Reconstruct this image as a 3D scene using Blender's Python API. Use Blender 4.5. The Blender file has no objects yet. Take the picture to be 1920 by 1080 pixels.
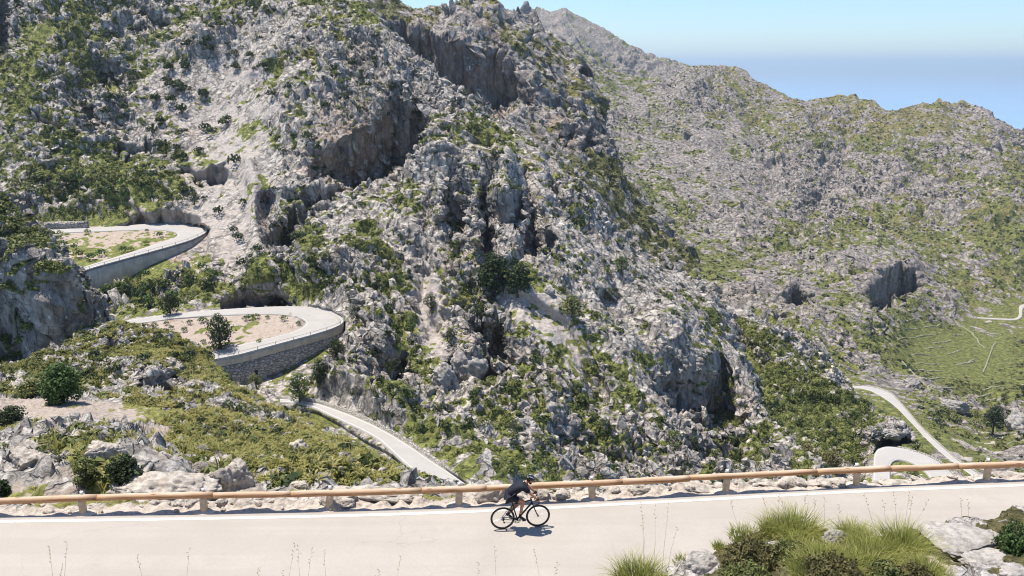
import bpy, bmesh, math, random
import numpy as np
from mathutils import Vector, Matrix, Euler

random.seed(7)
RNG = np.random.default_rng(11)
scene = bpy.context.scene
COL = scene.collection
F = 1500.0                       # focal length in pixels of the 1920 px wide photograph
PITCH = math.atan((540 - 120) / F)
CP, SP = math.cos(PITCH), math.sin(PITCH)
ROAD_Z = -13.0                   # camera is 13 m above the near road (camera at the origin)
HAZE = 0.00007

# ------------------------------------------------------------------ camera geometry
def ray(px, py):
    u = (np.asarray(px, float) - 960) / F
    v = -(np.asarray(py, float) - 540) / F
    return u, CP + v * SP, -SP + v * CP

def W(px, py, D):
    """world point at distance D in front of the camera (world Y) seen at a pixel"""
    x, y, z = ray(px, py)
    t = np.asarray(D, float) / y
    return np.stack([x * t, np.broadcast_to(np.asarray(D, float), np.shape(t)) + 0 * t, z * t], -1)

def on_plane(px, py, z0, y0, slope):
    """point on the plane z = z0 + slope * (y - y0) seen at a pixel"""
    x, y, z = ray(px, py)
    t = (z0 - slope * y0) / (z - slope * y)
    return np.stack([x * t, y * t, z * t], -1)

def project(P):
    P = np.asarray(P, float)
    f = P[..., 1] * CP - P[..., 2] * SP
    up = P[..., 1] * SP + P[..., 2] * CP
    return 960 + F * P[..., 0] / f, 540 - F * up / f

# ------------------------------------------------------------------ noise
_perm = np.random.default_rng(5).permutation(512).astype(np.int64)
_perm = np.concatenate([_perm, _perm, _perm])
_g = np.random.default_rng(6).normal(size=(512, 3))
_g /= np.linalg.norm(_g, axis=1)[:, None]
_g = _g.astype(np.float32)

def perlin(P, seed=0):
    P = np.asarray(P, np.float32).reshape(-1, 3) + np.float32(seed * 17.31)
    I = np.floor(P).astype(np.int64)
    f = P - I
    I &= 511
    w = f * f * f * (f * (f * 6 - 15) + 10)
    out = np.zeros(len(P), np.float32)
    for a in (0, 1):
        wx = w[:, 0] if a else 1 - w[:, 0]
        pa = _perm[(I[:, 0] + a) & 511]
        for b in (0, 1):
            wy = w[:, 1] if b else 1 - w[:, 1]
            pb = _perm[(pa + I[:, 1] + b) & 511]
            for c in (0, 1):
                wz = w[:, 2] if c else 1 - w[:, 2]
                g = _g[_perm[(pb + I[:, 2] + c) & 511]]
                out += wx * wy * wz * (g[:, 0] * (f[:, 0] - a) + g[:, 1] * (f[:, 1] - b) + g[:, 2] * (f[:, 2] - c))
    return out * 1.6

def worley(P, seed=0):
    """distance to the nearest of scattered points, one per unit cell"""
    P = np.asarray(P, np.float32).reshape(-1, 3) + np.float32(seed * 9.7)
    I = np.floor(P - .5).astype(np.int64); d = np.full(len(P), 9.0, np.float32)
    for a in (0, 1):
        for b in (0, 1):
            for c in (0, 1):
                J = I + np.array([a, b, c]); h = _perm[(_perm[(_perm[J[:, 0] & 511] + J[:, 1]) & 511] + J[:, 2]) & 511]
                q = J + .5 + _g[h] * .38
                d = np.minimum(d, ((P - q) ** 2).sum(1))
    return np.sqrt(d)

def sstep(a, b, x):
    t = np.clip((x - a) / (b - a), 0, 1)
    return t * t * (3 - 2 * t)

# ------------------------------------------------------------------ object helpers
def tag(o, label=None, cat=None, group=None, kind=None):
    if label: o['label'] = label
    if cat: o['category'] = cat
    if group: o['group'] = group
    if kind: o['kind'] = kind
    return o

def link(o, parent=None):
    COL.objects.link(o)
    if parent is not None:
        o.parent = parent
    return o

def empty(name, loc=(0, 0, 0), rz=0.0):
    o = bpy.data.objects.new(name, None)
    o.empty_display_size = 0.3
    o.location = loc
    o.rotation_euler = (0, 0, rz)
    return link(o)

def mesh_np(name, verts, faces, mat, smooth=True, attrs=None, parent=None, make=True):
    """verts (n,3), faces (m,k) arrays"""
    me = bpy.data.meshes.new(name)
    verts = np.asarray(verts, np.float32); faces = np.asarray(faces, np.int32)
    k = faces.shape[1]
    me.vertices.add(len(verts)); me.vertices.foreach_set('co', verts.ravel())
    me.loops.add(faces.size); me.loops.foreach_set('vertex_index', faces.ravel())
    me.polygons.add(len(faces))
    me.polygons.foreach_set('loop_start', np.arange(0, faces.size, k, dtype=np.int32))
    me.polygons.foreach_set('loop_total', np.full(len(faces), k, np.int32))
    me.update(calc_edges=True)
    if smooth:
        me.polygons.foreach_set('use_smooth', np.ones(len(faces), bool))
    for nm, arr in (attrs or {}).items():
        a = me.attributes.new(nm, 'FLOAT', 'POINT')
        a.data.foreach_set('value', np.asarray(arr, np.float32).ravel())
    if mat: me.materials.append(mat)
    if not make:
        return me
    return link(bpy.data.objects.new(name, me), parent)

class MB:
    """collects simple solids into ONE mesh"""
    def __init__(s): s.bm = bmesh.new()
    def box(s, cx, cy, cz, sx, sy, sz, rot=None, bevel=0.0):
        m = Matrix.Translation((cx, cy, cz))
        if rot is not None: m = m @ rot.to_matrix().to_4x4()
        r = bmesh.ops.create_cube(s.bm, size=1, matrix=m @ Matrix.Diagonal((sx, sy, sz, 1)))
        if bevel:
            es = list({e for v in r['verts'] for e in v.link_edges})
            bmesh.ops.bevel(s.bm, geom=es, offset=bevel, segments=2, affect='EDGES', profile=.5)
        return s
    def tube(s, pts, rad, seg=8, cap=True, closed=False):
        pts = [Vector(p) for p in pts]; n = len(pts)
        rad = list(rad) if hasattr(rad, '__len__') else [rad] * n
        rings = []; prev = None
        for i, p in enumerate(pts):
            if closed: d = pts[(i + 1) % n] - pts[i - 1]
            else: d = pts[min(i + 1, n - 1)] - pts[max(i - 1, 0)]
            if d.length < 1e-9: d = Vector((0, 0, 1))
            d.normalize()
            if prev is None:
                a = d.orthogonal().normalized()
            else:
                a = prev - d * prev.dot(d)
                a = a.normalized() if a.length > 1e-6 else d.orthogonal().normalized()
            prev = a; b = d.cross(a)
            rings.append([s.bm.verts.new(p + (a * math.cos(2 * math.pi * k / seg) + b * math.sin(2 * math.pi * k / seg)) * rad[i]) for k in range(seg)])
        for i in range(n if closed else n - 1):
            r0, r1 = rings[i], rings[(i + 1) % n]
            for k in range(seg):
                s.bm.faces.new((r0[k], r0[(k + 1) % seg], r1[(k + 1) % seg], r1[k]))
        if cap and not closed:
            s.bm.faces.new(rings[0][::-1]); s.bm.faces.new(rings[-1])
        return s
    def ball(s, c, r, sub=2, sc=(1, 1, 1)):
        bmesh.ops.create_icosphere(s.bm, subdivisions=sub, radius=r, matrix=Matrix.Translation(c) @ Matrix.Diagonal((*sc, 1)))
        return s
    def mesh(s, name, mat, smooth=True):
        bmesh.ops.recalc_face_normals(s.bm, faces=s.bm.faces)
        me = bpy.data.meshes.new(name); s.bm.to_mesh(me); s.bm.free()
        if mat: me.materials.append(mat)
        for p in me.polygons: p.use_smooth = smooth
        return me
    def build(s, name, mat, parent=None, smooth=True):
        return link(bpy.data.objects.new(name, s.mesh(name, mat, smooth)), parent)

# ------------------------------------------------------------------ materials
def new_mat(name):
    m = bpy.data.materials.new(name); m.use_nodes = True
    nt = m.node_tree
    for n in list(nt.nodes):
        if n.type != 'OUTPUT_MATERIAL': nt.nodes.remove(n)
    return m, nt, nt.nodes['Material Output']

class NG:
    def __init__(s, nt): s.nt = nt
    def n(s, t, **kw):
        nd = s.nt.nodes.new(t)
        for k, v in kw.items(): setattr(nd, k, v)
        return nd
    def l(s, a, b): s.nt.links.new(a, b)
    def val(s, sock, v):
        if hasattr(v, 'is_linked') or isinstance(v, bpy.types.NodeSocket): s.l(v, sock)
        else: sock.default_value = v
    def math(s, op, a, b=None, c=None, clamp=False):
        nd = s.n('ShaderNodeMath', operation=op); nd.use_clamp = clamp
        s.val(nd.inputs[0], a)
        if b is not None: s.val(nd.inputs[1], b)
        if c is not None: s.val(nd.inputs[2], c)
        return nd.outputs[0]
    def mix(s, fac, a, b):
        nd = s.n('ShaderNodeMix', data_type='RGBA')
        s.val(nd.inputs[0], fac)
        for i, c in ((6, a), (7, b)):
            if isinstance(c, tuple): nd.inputs[i].default_value = (*c[:3], 1)
            else: s.l(c, nd.inputs[i])
        return nd.outputs[2]
    def attr(s, name):
        return s.n('ShaderNodeAttribute', attribute_name=name).outputs['Fac']
    def pos(s): return s.n('ShaderNodeNewGeometry').outputs['Position']
    def objco(s): return s.n('ShaderNodeTexCoord').outputs['Object']
    def vec(s, v, sc):
        nd = s.n('ShaderNodeVectorMath', operation='MULTIPLY'); s.l(v, nd.inputs[0]); nd.inputs[1].default_value = sc
        return nd.outputs[0]
    def noise(s, v, scale, detail=4, rough=.6, dist=0.0):
        nd = s.n('ShaderNodeTexNoise'); s.l(v, nd.inputs['Vector'])
        nd.inputs['Scale'].default_value = scale; nd.inputs['Detail'].default_value = detail
        nd.inputs['Roughness'].default_value = rough; nd.inputs['Distortion'].default_value = dist
        return nd.outputs['Fac']
    def vor(s, v, scale, feature='F1', out='Distance'):
        nd = s.n('ShaderNodeTexVoronoi', feature=feature); s.l(v, nd.inputs['Vector']); nd.inputs['Scale'].default_value = scale
        return nd.outputs[out]
    def ramp(s, fac, a, b, v0=0.0, v1=1.0):
        nd = s.n('ShaderNodeMapRange', interpolation_type='SMOOTHSTEP'); s.l(fac, nd.inputs[0])
        nd.inputs[1].default_value = a; nd.inputs[2].default_value = b; nd.inputs[3].default_value = v0; nd.inputs[4].default_value = v1
        return nd.outputs[0]
    def bump(s, h, strength=.5, dist=.1):
        nd = s.n('ShaderNodeBump'); s.l(h, nd.inputs['Height']); nd.inputs['Strength'].default_value = strength; nd.inputs['Distance'].default_value = dist
        return nd.outputs[0]
    def bsdf(s, color, rough=.8, normal=None, spec=.2, metal=0.0):
        nd = s.n('ShaderNodeBsdfPrincipled')
        if isinstance(color, tuple): nd.inputs['Base Color'].default_value = (*color[:3], 1)
        else: s.l(color, nd.inputs['Base Color'])
        s.val(nd.inputs['Roughness'], rough)
        nd.inputs['Specular IOR Level'].default_value = spec; nd.inputs['Metallic'].default_value = metal
        if normal is not None: s.l(normal, nd.inputs['Normal'])
        return nd.outputs[0]

def terrain_mat(name, rock=((.17, .152, .136), (.54, .488, .428)), warm=(.47, .385, .30), veg=((.085, .095, .03), (.23, .24, .074)),
                dry=(.27, .23, .085), soil=(.40, .355, .315), size=1.0, dry_amt=.5):
    """limestone with soil and low plants between it; size = metres of the finest detail drawn"""
    m, nt, out = new_mat(name); g = NG(nt)
    p = g.pos(); ps = g.vec(p, (1, 1, .5))
    n1 = g.noise(ps, .5 / size, 6, .68)
    n2 = g.noise(ps, .07 / size, 4, .6)
    n3 = g.noise(p, 2.2 / size, 5, .75)
    col = g.mix(g.ramp(n1, .36, .62), rock[0], rock[1])
    col = g.mix(g.ramp(n2, .54, .72, 0, .55), col, warm)
    lich_shade = g.noise(g.vec(p, (1, 1, .25)), .35 / size, 5, .7)                # grey-black weathering streaks, strengthened to paint in small crevice shade
    col = g.mix(g.ramp(lich_shade, .53, .68, 0, .6), col, (.15, .14, .13))
    col = g.mix(g.ramp(n3, .55, .72, 0, .5), col, (.56, .535, .50))
    n4 = g.noise(p, 1.1 / size, 6, .8); col = g.mix(g.ramp(n4, .50, .40, 0, .55), col, (.085, .078, .07))  # fine dark flecks: soil tone and crevice shade both put into the colour
    cw = g.n('ShaderNodeTexNoise'); g.l(p, cw.inputs['Vector']); cw.inputs['Scale'].default_value = .6 / size; cw.inputs['Detail'].default_value = 5
    ca = g.n('ShaderNodeVectorMath', operation='MULTIPLY_ADD'); g.l(cw.outputs['Color'], ca.inputs[0]); ca.inputs[1].default_value = (1.6 * size,) * 3; g.l(ps, ca.inputs[2])
    ce = g.vor(ca.outputs[0], .42 / size, 'DISTANCE_TO_EDGE'); crk = g.ramp(ce, .015, .09, 1, 0); col = g.mix(g.math('MULTIPLY', crk, .42), col, (.07, .064, .058))  # dark crack lines: lichen and soil, plus painted crevice shade
    red = g.attr('rust')
    col = g.mix(g.math('MULTIPLY', red, g.ramp(g.noise(g.vec(p, (1, 1, .2)), .12 / size, 4, .6), .45, .6)), col, (.34, .20, .125))
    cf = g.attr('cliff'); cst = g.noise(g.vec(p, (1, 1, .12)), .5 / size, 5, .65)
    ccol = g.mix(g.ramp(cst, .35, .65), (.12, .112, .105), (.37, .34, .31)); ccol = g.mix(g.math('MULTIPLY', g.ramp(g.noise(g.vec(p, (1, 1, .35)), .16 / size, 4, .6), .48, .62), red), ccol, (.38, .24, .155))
    col = g.mix(g.math('MULTIPLY', cf, .85), col, ccol)  # cliffs: grey varnish and rust, with overhang shade painted into the colour
    so = g.mix(g.ramp(g.noise(p, 1.3 / size, 6, .75), .35, .65), tuple(c * .78 for c in soil), tuple(min(1, c * 1.18) for c in soil))
    so = g.mix(g.math('MULTIPLY', red, .85), so, (.38, .285, .215))
    stones = g.ramp(g.vor(p, 3.1 / size), .10, .26, .4, 0)
    so = g.mix(stones, so, (.52, .50, .475))
    col = g.mix(g.attr('soil'), col, so)
    vn = g.noise(p, .9 / size, 6, .75); vn2 = g.noise(p, .12 / size, 3, .6)
    vc = g.mix(g.ramp(vn, .36, .66), veg[0], veg[1])
    vc = g.mix(g.ramp(g.math('ADD', vn2, g.math('MULTIPLY', g.attr('dry'), .5)), .62, .85, 0, dry_amt), vc, dry)
    vfac = g.ramp(g.math('ADD', g.attr('veg'), g.math('MULTIPLY', g.math('SUBTRACT', vn, .5), .9)), .35, .62)
    col = g.mix(vfac, col, vc)
    h = g.math('ADD', g.math('MULTIPLY', n1, 1.0), g.math('MULTIPLY', n3, .45))
    vb = g.vor(g.vec(ps, (1, 1, 1)), .8 / size)
    h = g.math('ADD', h, g.math('MULTIPLY', vb, .5))
    h = g.math('SUBTRACT', h, g.math('MULTIPLY', g.math('MULTIPLY', crk, .5), g.math('SUBTRACT', 1.0, g.attr('soil'))))
    nrm = g.bump(h, 1.0, .6 * size)
    g.l(g.bsdf(col, .92, nrm, .12), out.inputs[0])
    return m

def leaf_mat(name, dark, light, dry=None, trans=.25):
    m, nt, out = new_mat(name); g = NG(nt)
    t = g.attr('tint'); n = g.noise(g.objco(), 1.7, 3, .7)
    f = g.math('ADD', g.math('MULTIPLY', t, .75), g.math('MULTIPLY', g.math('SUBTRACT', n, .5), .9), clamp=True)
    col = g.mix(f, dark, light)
    if dry: col = g.mix(g.ramp(t, .8, .98, 0, .8), col, dry)
    d = g.bsdf(col, .62, None, .25)
    tr = g.n('ShaderNodeBsdfTranslucent'); g.l(col, tr.inputs[0])
    mx = g.n('ShaderNodeMixShader'); mx.inputs[0].default_value = trans
    g.l(d, mx.inputs[1]); g.l(tr.outputs[0], mx.inputs[2]); g.l(mx.outputs[0], out.inputs[0])
    return m

def plain_mat(name, col, rough=.6, metal=0.0, spec=.4, var=0.0, scale=8, bump=0.0):
    m, nt, out = new_mat(name); g = NG(nt)
    n = g.noise(g.objco(), scale, 5, .65)
    c = g.mix(g.ramp(n, .3, .7), tuple(max(0, x * (1 - var)) for x in col), tuple(min(1, x * (1 + var)) for x in col)) if var else col
    nr = g.bump(n, .6, bump) if bump else None
    g.l(g.bsdf(c, rough, nr, spec, metal), out.inputs[0])
    return m
# ------------------------------------------------------------------ terrain sheets
def tps(ctrl):
    c = np.array(ctrl, float); X = c[:, :2] / 500.0; y = np.log(c[:, 2])
    n = len(X)
    def phi(A, B):
        d2 = ((A[:, None, :] - B[None, :, :]) ** 2).sum(-1)
        return np.where(d2 > 0, d2 * np.log(d2 + 1e-12), 0) * .5
    K = phi(X, X) + np.eye(n) * 2e-3
    Pm = np.c_[np.ones(n), X]
    A = np.block([[K, Pm], [Pm.T, np.zeros((3, 3))]])
    w = np.linalg.solve(A, np.r_[y, 0, 0, 0])
    def f(px, py):
        Q = np.stack([px.ravel(), py.ravel()], -1) / 500.0
        out = np.empty(len(Q))
        for i in range(0, len(Q), 60000):
            q = Q[i:i + 60000]
            out[i:i + 60000] = phi(q, X) @ w[:n] + np.c_[np.ones(len(q)), q] @ w[n:]
        return np.exp(out).reshape(px.shape)
    return f

WOB = [0.0]
def poly_sd(poly, PX, PY):
    """signed distance in px (negative inside); only near the polygon, +999 elsewhere"""
    poly = np.array(poly, float)
    out = np.full(PX.shape, 999.0)
    lo, hi = poly.min(0) - 45, poly.max(0) + 45
    PX = PX + WOB[0] * perlin(np.stack([PX / 16, PY / 16, 0 * PX], -1), 3).reshape(PX.shape); PY = PY + WOB[0] * perlin(np.stack([PX / 16, PY / 16, 0 * PX + 9], -1), 4).reshape(PX.shape)
    m = (PX > lo[0]) & (PX < hi[0]) & (PY > lo[1]) & (PY < hi[1])
    if not m.any(): return out
    x, y = PX[m], PY[m]
    d = np.full(x.shape, 1e9); ins = np.zeros(x.shape, bool)
    n = len(poly)
    for i in range(n):
        a, b = poly[i], poly[(i + 1) % n]
        e = b - a; L = (e ** 2).sum() + 1e-9
        t = np.clip(((x - a[0]) * e[0] + (y - a[1]) * e[1]) / L, 0, 1)
        d = np.minimum(d, np.hypot(x - a[0] - t * e[0], y - a[1] - t * e[1]))
        c = ((a[1] > y) != (b[1] > y)) & (x < (b[0] - a[0]) * (y - a[1]) / (b[1] - a[1] + 1e-12) + a[0])
        ins ^= c
    out[m] = np.where(ins, -d, d)
    return out

def line_d(pts, PX, PY, pad=60):
    pts = np.array(pts, float); out = np.full(PX.shape, 999.0); tt = np.zeros(PX.shape)
    lo, hi = pts.min(0) - pad, pts.max(0) + pad
    m = (PX > lo[0]) & (PX < hi[0]) & (PY > lo[1]) & (PY < hi[1])
    x, y = PX[m], PY[m]; d = np.full(x.shape, 1e9)
    for a, b in zip(pts[:-1], pts[1:]):
        e = b - a; L = (e ** 2).sum() + 1e-9
        t = np.clip(((x - a[0]) * e[0] + (y - a[1]) * e[1]) / L, 0, 1)
        d = np.minimum(d, np.hypot(x - a[0] - t * e[0], y - a[1] - t * e[1]))
    out[m] = d
    return out

def paint(PX, PY, pts, default, w0=.04):
    num = np.full(PX.shape, w0 * default); den = np.full(PX.shape, w0)
    for x, y, rx, ry, v in pts:
        w = np.exp(-((PX - x) / rx) ** 2 - ((PY - y) / ry) ** 2)
        num += w * v; den += w
    return num / den

FL = np.array([[.0, .0, .0]] * 3); FL[2] = np.array([.48, -.34, -.80]); FL[2] /= np.linalg.norm(FL[2]); FL[0] = np.cross(FL[2], [0, 0, 1]); FL[0] /= np.linalg.norm(FL[0]); FL[1] = np.cross(FL[2], FL[0])
class Sheet: pass
SHEETS = {}

def make_sheet(name, x0, x1, step, crest, bottom, ctrl, mat, ops=(), amp=1.0, octs=(), zs=.55, cov=None, cov0=.4, soil=None, dry=None, rust=None,
               vl=(9, 3.5, 1.4), back=(18, .55), smoothm=None, crest_round=0.0, seed=0, nb=9, smooth=False):
    px = np.arange(x0, x1 + step, step, dtype=float)
    cr = np.array(crest, float); bo = np.array(bottom, float)
    top = np.interp(px, cr[:, 0], cr[:, 1]); bot = np.interp(px, bo[:, 0], bo[:, 1])
    bot = np.maximum(bot, top + 4)
    nr = int(math.ceil((bot - top).max() / step))
    t = np.linspace(0, 1, nr + 1)[:, None]
    PX = np.broadcast_to(px, (nr + 1, len(px))).copy()
    PY = bot + (top - bot) * t
    D = tps(ctrl)(PX, PY)
    if crest_round:
        D *= 1 + crest_round * np.exp(-(PY - top) / 14.0)
    amask = np.ones(PX.shape); clf = np.zeros(PX.shape)
    for op in ops:
        k = op[0]
        if k == 'cliff':           # a steep face: ('cliff', polygon, lean in metres outward at the foot, soft bottom px)
            poly, lean, sb = op[1:4]
            WOB[0] = 15.0; sd = poly_sd(poly, PX, PY); WOB[0] = 0.0; pa = np.array(poly, float)
            y0, y1 = pa[:, 1].min(), pa[:, 1].max()
            inside = sd < 0
            cols = np.where(inside.any(0))[0]
            if not len(cols): continue
            Dt = np.full(len(px), np.nan); yt = np.full(len(px), np.nan); yb = np.full(len(px), np.nan)
            for c in cols:
                r = np.where(inside[:, c])[0]
                Dt[c] = D[r[-1], c]; yt[c] = PY[r[-1], c]; yb[c] = PY[r[0], c]
            cl, ch = cols[0], cols[-1]
            sm = np.hanning(9); sm /= sm.sum()
            v = Dt[cl:ch + 1]; v = np.interp(np.arange(len(v)), np.where(~np.isnan(v))[0], v[~np.isnan(v)])
            if len(v) > 12: v = np.convolve(np.pad(v, 4, mode='edge'), sm, 'valid')
            if len(op) > 4: v = np.maximum.accumulate(v)
            ytv = yt[cl:ch + 1]; ytv = np.interp(np.arange(len(ytv)), np.where(~np.isnan(ytv))[0], ytv[~np.isnan(ytv)])
            DtF = np.interp(np.arange(len(px)), np.arange(cl, ch + 1), v)
            ytF = np.interp(np.arange(len(px)), np.arange(cl, ch + 1), ytv)
            Dn = DtF + lean * np.clip((PY - ytF) / max(20, (y1 - y0)), 0, 1.3)
            below = PY > (y0 + (y1 - y0) * .5)
            soft = np.where(below, sb, 4.0)
            D = D + (Dn - D) * (1 - sstep(-soft * .3, soft, sd))
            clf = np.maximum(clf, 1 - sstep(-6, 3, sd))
        elif k == 'plane':         # a levelled platform: ('plane', polygon, z0, y0, slope, soft px, roughness)
            _, poly, z0, y0, sl, soft, rough = op
            sd = poly_sd(poly, PX, PY)
            x_, y_, z_ = ray(PX, PY)
            tt = (z0 - sl * y0) / (z_ - sl * y_)
            Dn = np.where(tt > 0, tt * y_, D)
            w = 1 - sstep(0, soft, sd)
            D = D + (np.clip(Dn, D.min() * .8, D.max() * 1.2) - D) * w
            amask *= 1 - (1 - rough) * (1 - sstep(soft * .5, soft * 8, sd))
        elif k == 'push':          # ('push', polygon, metres, soft)
            w = 1 - sstep(-op[3] * .5, op[3], poly_sd(op[1], PX, PY)); D = D + op[2] * w
            if len(op) > 4: amask *= 1 - w * (1 - op[4])
        elif k == 'floor':         # keep the surface at least this far below the camera
            _, fz, ymin = op
            x_, y_, z_ = ray(PX, PY); D = np.where((PY > ymin) & (D < 40), np.maximum(D, fz / (-z_ / y_)), D)
        elif k == 'line':          # gully (+) or rib (-): ('line', points, width px, metres)
            D = D + op[3] * np.exp(-(line_d(op[1], PX, PY) / op[2]) ** 2)
        elif k == 'bump':          # ('bump', x, y, rx, ry, metres)
            D = D + op[5] * np.exp(-((PX - op[1]) / op[3]) ** 2 - ((PY - op[2]) / op[4]) ** 2)
        elif k == 'calm':          # ('calm', x, y, rx, ry, factor)
            amask *= 1 - (1 - op[5]) * np.exp(-((PX - op[1]) / op[3]) ** 4 - ((PY - op[2]) / op[4]) ** 4)
    P = W(PX, PY, D)
    # the far side of the crest, falling away behind it
    bd, bs = back
    last = P[-1]
    rows = []
    for k in range(1, nb + 1):
        d = bd * (k / nb) ** 1.3
        q = last.copy(); q[:, 1] += d; q[:, 0] *= (last[:, 1] + d) / last[:, 1]
        q[:, 2] -= d * bs + .02 * d * d / bd * bs
        rows.append(q)
    P = np.concatenate([P, np.array(rows)], 0)
    PXa = np.concatenate([PX, np.repeat(PX[-1:], nb, 0)], 0); PYa = np.concatenate([PY, np.repeat(PY[-1:], nb, 0)], 0)
    amask = np.concatenate([amask, np.repeat(amask[-1:], nb, 0)], 0); clf = np.concatenate([clf, np.repeat(clf[-1:], nb, 0)], 0)
    du = np.gradient(P, axis=1); dv = np.gradient(P, axis=0)
    N = np.cross(du, dv); N /= np.linalg.norm(N, axis=-1)[..., None] + 1e-9
    for _ in range(6):                       # smooth the directions the surface is pushed in
        N[1:-1, 1:-1] = (N[1:-1, 1:-1] * 2 + N[:-2, 1:-1] + N[2:, 1:-1] + N[1:-1, :-2] + N[1:-1, 2:]) / 6
    N /= np.linalg.norm(N, axis=-1)[..., None] + 1e-9
    Pf = P.reshape(-1, 3)
    cell = (step / F * P[..., 1]).ravel()
    # warp
    wv = np.stack([perlin(Pf / 22, 31 + seed), perlin(Pf / 22, 37 + seed), perlin(Pf / 22, 41 + seed)], -1) * 5.0
    disp = np.zeros(len(Pf), np.float32); mid = np.zeros(len(Pf), np.float32)
    for i, (lam, a, kind) in enumerate(octs):
        q = (Pf + wv * min(1.0, lam / 12)) * np.array([1, 1, zs]) / lam
        if kind == 'f':                      # fluted: ribs running down the slope
            fx = FL; n = perlin(np.stack([Pf @ fx[0] / lam, Pf @ fx[1] / lam, Pf @ fx[2] / (lam * 4.5)], -1) + wv * .06, 3 * i + seed + 1); n = .75 - np.abs(n) * 2.6
        else: n = (.62 - worley(q, i + seed + 1)) * 2.2 if kind == 'w' else perlin(q, 3 * i + seed + 1)
        if kind == 'b': n = np.abs(n) * 2.6 - .75
        if kind == 'r': n = .75 - np.abs(n) * 2.6
        fade = sstep(1.6, 3.2, lam / cell)
        disp += n * a * fade
        if lam < 14: mid += n * a * fade
    mid /= mid.std() + 1e-6
    if clf.any():
        cs = max(1.0, step / F * float(np.median(P[..., 1])) * 2.2)
        rib = perlin(Pf * np.array([1, 1, .22]) / (5.0 * cs), 81) * 1.5 + (np.abs(perlin(Pf * np.array([1, 1, .25]) / (2.4 * cs), 82)) * 2.4 - .6) * .9 + perlin(Pf / (1.2 * cs), 83) * .45
        disp = disp * (1 - .15 * clf.ravel()) + rib * clf.ravel() * cs * .9
    am = amask.ravel() * (.50 + .75 * sstep(-.32, .38, perlin(Pf / (vl[0] * 4.6), 57 + seed) + .4 * perlin(Pf / (vl[0] * 1.9), 58 + seed))); amask = am.reshape(P.shape[:2])
    Pd = Pf + N.reshape(-1, 3) * (disp * amp * am)[:, None]
    Pd = Pd.reshape(P.shape)
    du = np.gradient(Pd, axis=1); dv = np.gradient(Pd, axis=0)
    N2 = np.cross(du, dv); area = np.linalg.norm(N2, axis=-1); N2 /= area[..., None] + 1e-9
    flip = (N2[..., 2].mean() < 0)
    if flip: N2 = -N2
    # plant cover
    cv = paint(PXa, PYa, cov or [], cov0).ravel()
    v = .40 * perlin(Pf / vl[0], 51 + seed) + .42 * perlin(Pf / vl[1], 52 + seed) + .40 * perlin(Pf / vl[2], 53 + seed)
    v = v + .38 * perlin(Pf / (vl[0] * 4.2), 54 + seed)
    v = v - .085 * mid + .10 * np.clip(N.reshape(-1, 3)[:, 2] * (-1 if flip else 1) - .55, -.6, .4)
    v = (v - v.mean()) / v.std()
    cvc = np.clip(cv, .01, .985)
    veg = sstep(-.35, .35, v + np.log(cvc / (1 - cvc)) / 1.702)
    veg *= sstep(-.05, .25, N2[..., 2].ravel())
    so = paint(PXa, PYa, soil or [], 0.0, .25).ravel()
    so = sstep(.35, .6, so + .35 * perlin(Pf / vl[1], 61 + seed))
    dr = paint(PXa, PYa, dry or [], 0.0, .25).ravel()
    ru = paint(PXa, PYa, rust or [], 0.0, .25).ravel()
    R, C = P.shape[:2]
    idx = np.arange(R * C).reshape(R, C)
    faces = np.stack([idx[:-1, :-1], idx[:-1, 1:], idx[1:, 1:], idx[1:, :-1]], -1).reshape(-1, 4)
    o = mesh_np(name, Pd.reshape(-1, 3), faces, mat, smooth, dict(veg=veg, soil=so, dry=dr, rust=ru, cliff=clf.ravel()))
    tag(o, kind='structure')
    s = Sheet(); s.o = o; s.P = Pd; s.N = N2; s.PX = PXa; s.PY = PYa; s.veg = veg.reshape(R, C); s.soil = so.reshape(R, C); s.area = area; s.px = px; s.nr = nr
    s.top = top; s.bot = bot; s.cov = cv.reshape(R, C); s.dry = dr.reshape(R, C); s.am = amask; s.clf = clf
    SHEETS[name] = s
    return s

def at(s, px, py):
    """the point of a sheet nearest to where this pixel's line of sight meets it"""
    if not hasattr(s, 'Q'): s.Q = project(s.P[:s.nr + 1])
    c = int(np.clip(round((px - s.px[0]) / (s.px[1] - s.px[0])), 0, len(s.px) - 1)); a, b = max(0, c - 16), c + 17
    d = (s.Q[0][:, a:b] - px) ** 2 + (s.Q[1][:, a:b] - py) ** 2
    front = np.where(d < d.min() + 9, s.P[:s.nr + 1, a:b, 1], 1e9)
    r, k = np.unravel_index(np.argmin(front), front.shape)
    return Vector(s.P[r, a + k]), Vector(s.N[r, a + k])

def scl(pts, k, ox, oy): return [(x / k + ox, y / k + oy) for x, y in pts]

# ---- roads on the slopes, as edges seen in the photograph
H1_OUT = scl([(330, 340), (400, 330), (600, 315), (800, 308), (1000, 295), (1200, 278), (1400, 268), (1560, 262), (1650, 270), (1720, 295), (1755, 325), (1745, 348), (1700, 375), (1600, 420), (1400, 480), (1200, 535), (1000, 590), (800, 645), (600, 712), (400, 775)], 4.5, 0, 360)
H1_IN = scl([(330, 362), (400, 355), (600, 347), (800, 340), (1000, 332), (1200, 326), (1330, 326), (1430, 334), (1490, 350), (1500, 368), (1485, 388), (1440, 405), (1400, 420), (1300, 450), (1150, 500), (1000, 548), (800, 610), (660, 655), (545, 690), (345, 750)], 4.5, 0, 360)
H2_OUT = scl([(40, 350), (115, 335), (300, 305), (500, 280), (700, 262), (900, 245), (1100, 233), (1300, 224), (1450, 224), (1580, 235), (1680, 262), (1760, 305), (1785, 340), (1760, 365), (1680, 400), (1550, 440), (1400, 480), (1200, 535), (1000, 590), (780, 632), (560, 690)], 4, 200, 520)
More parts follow.
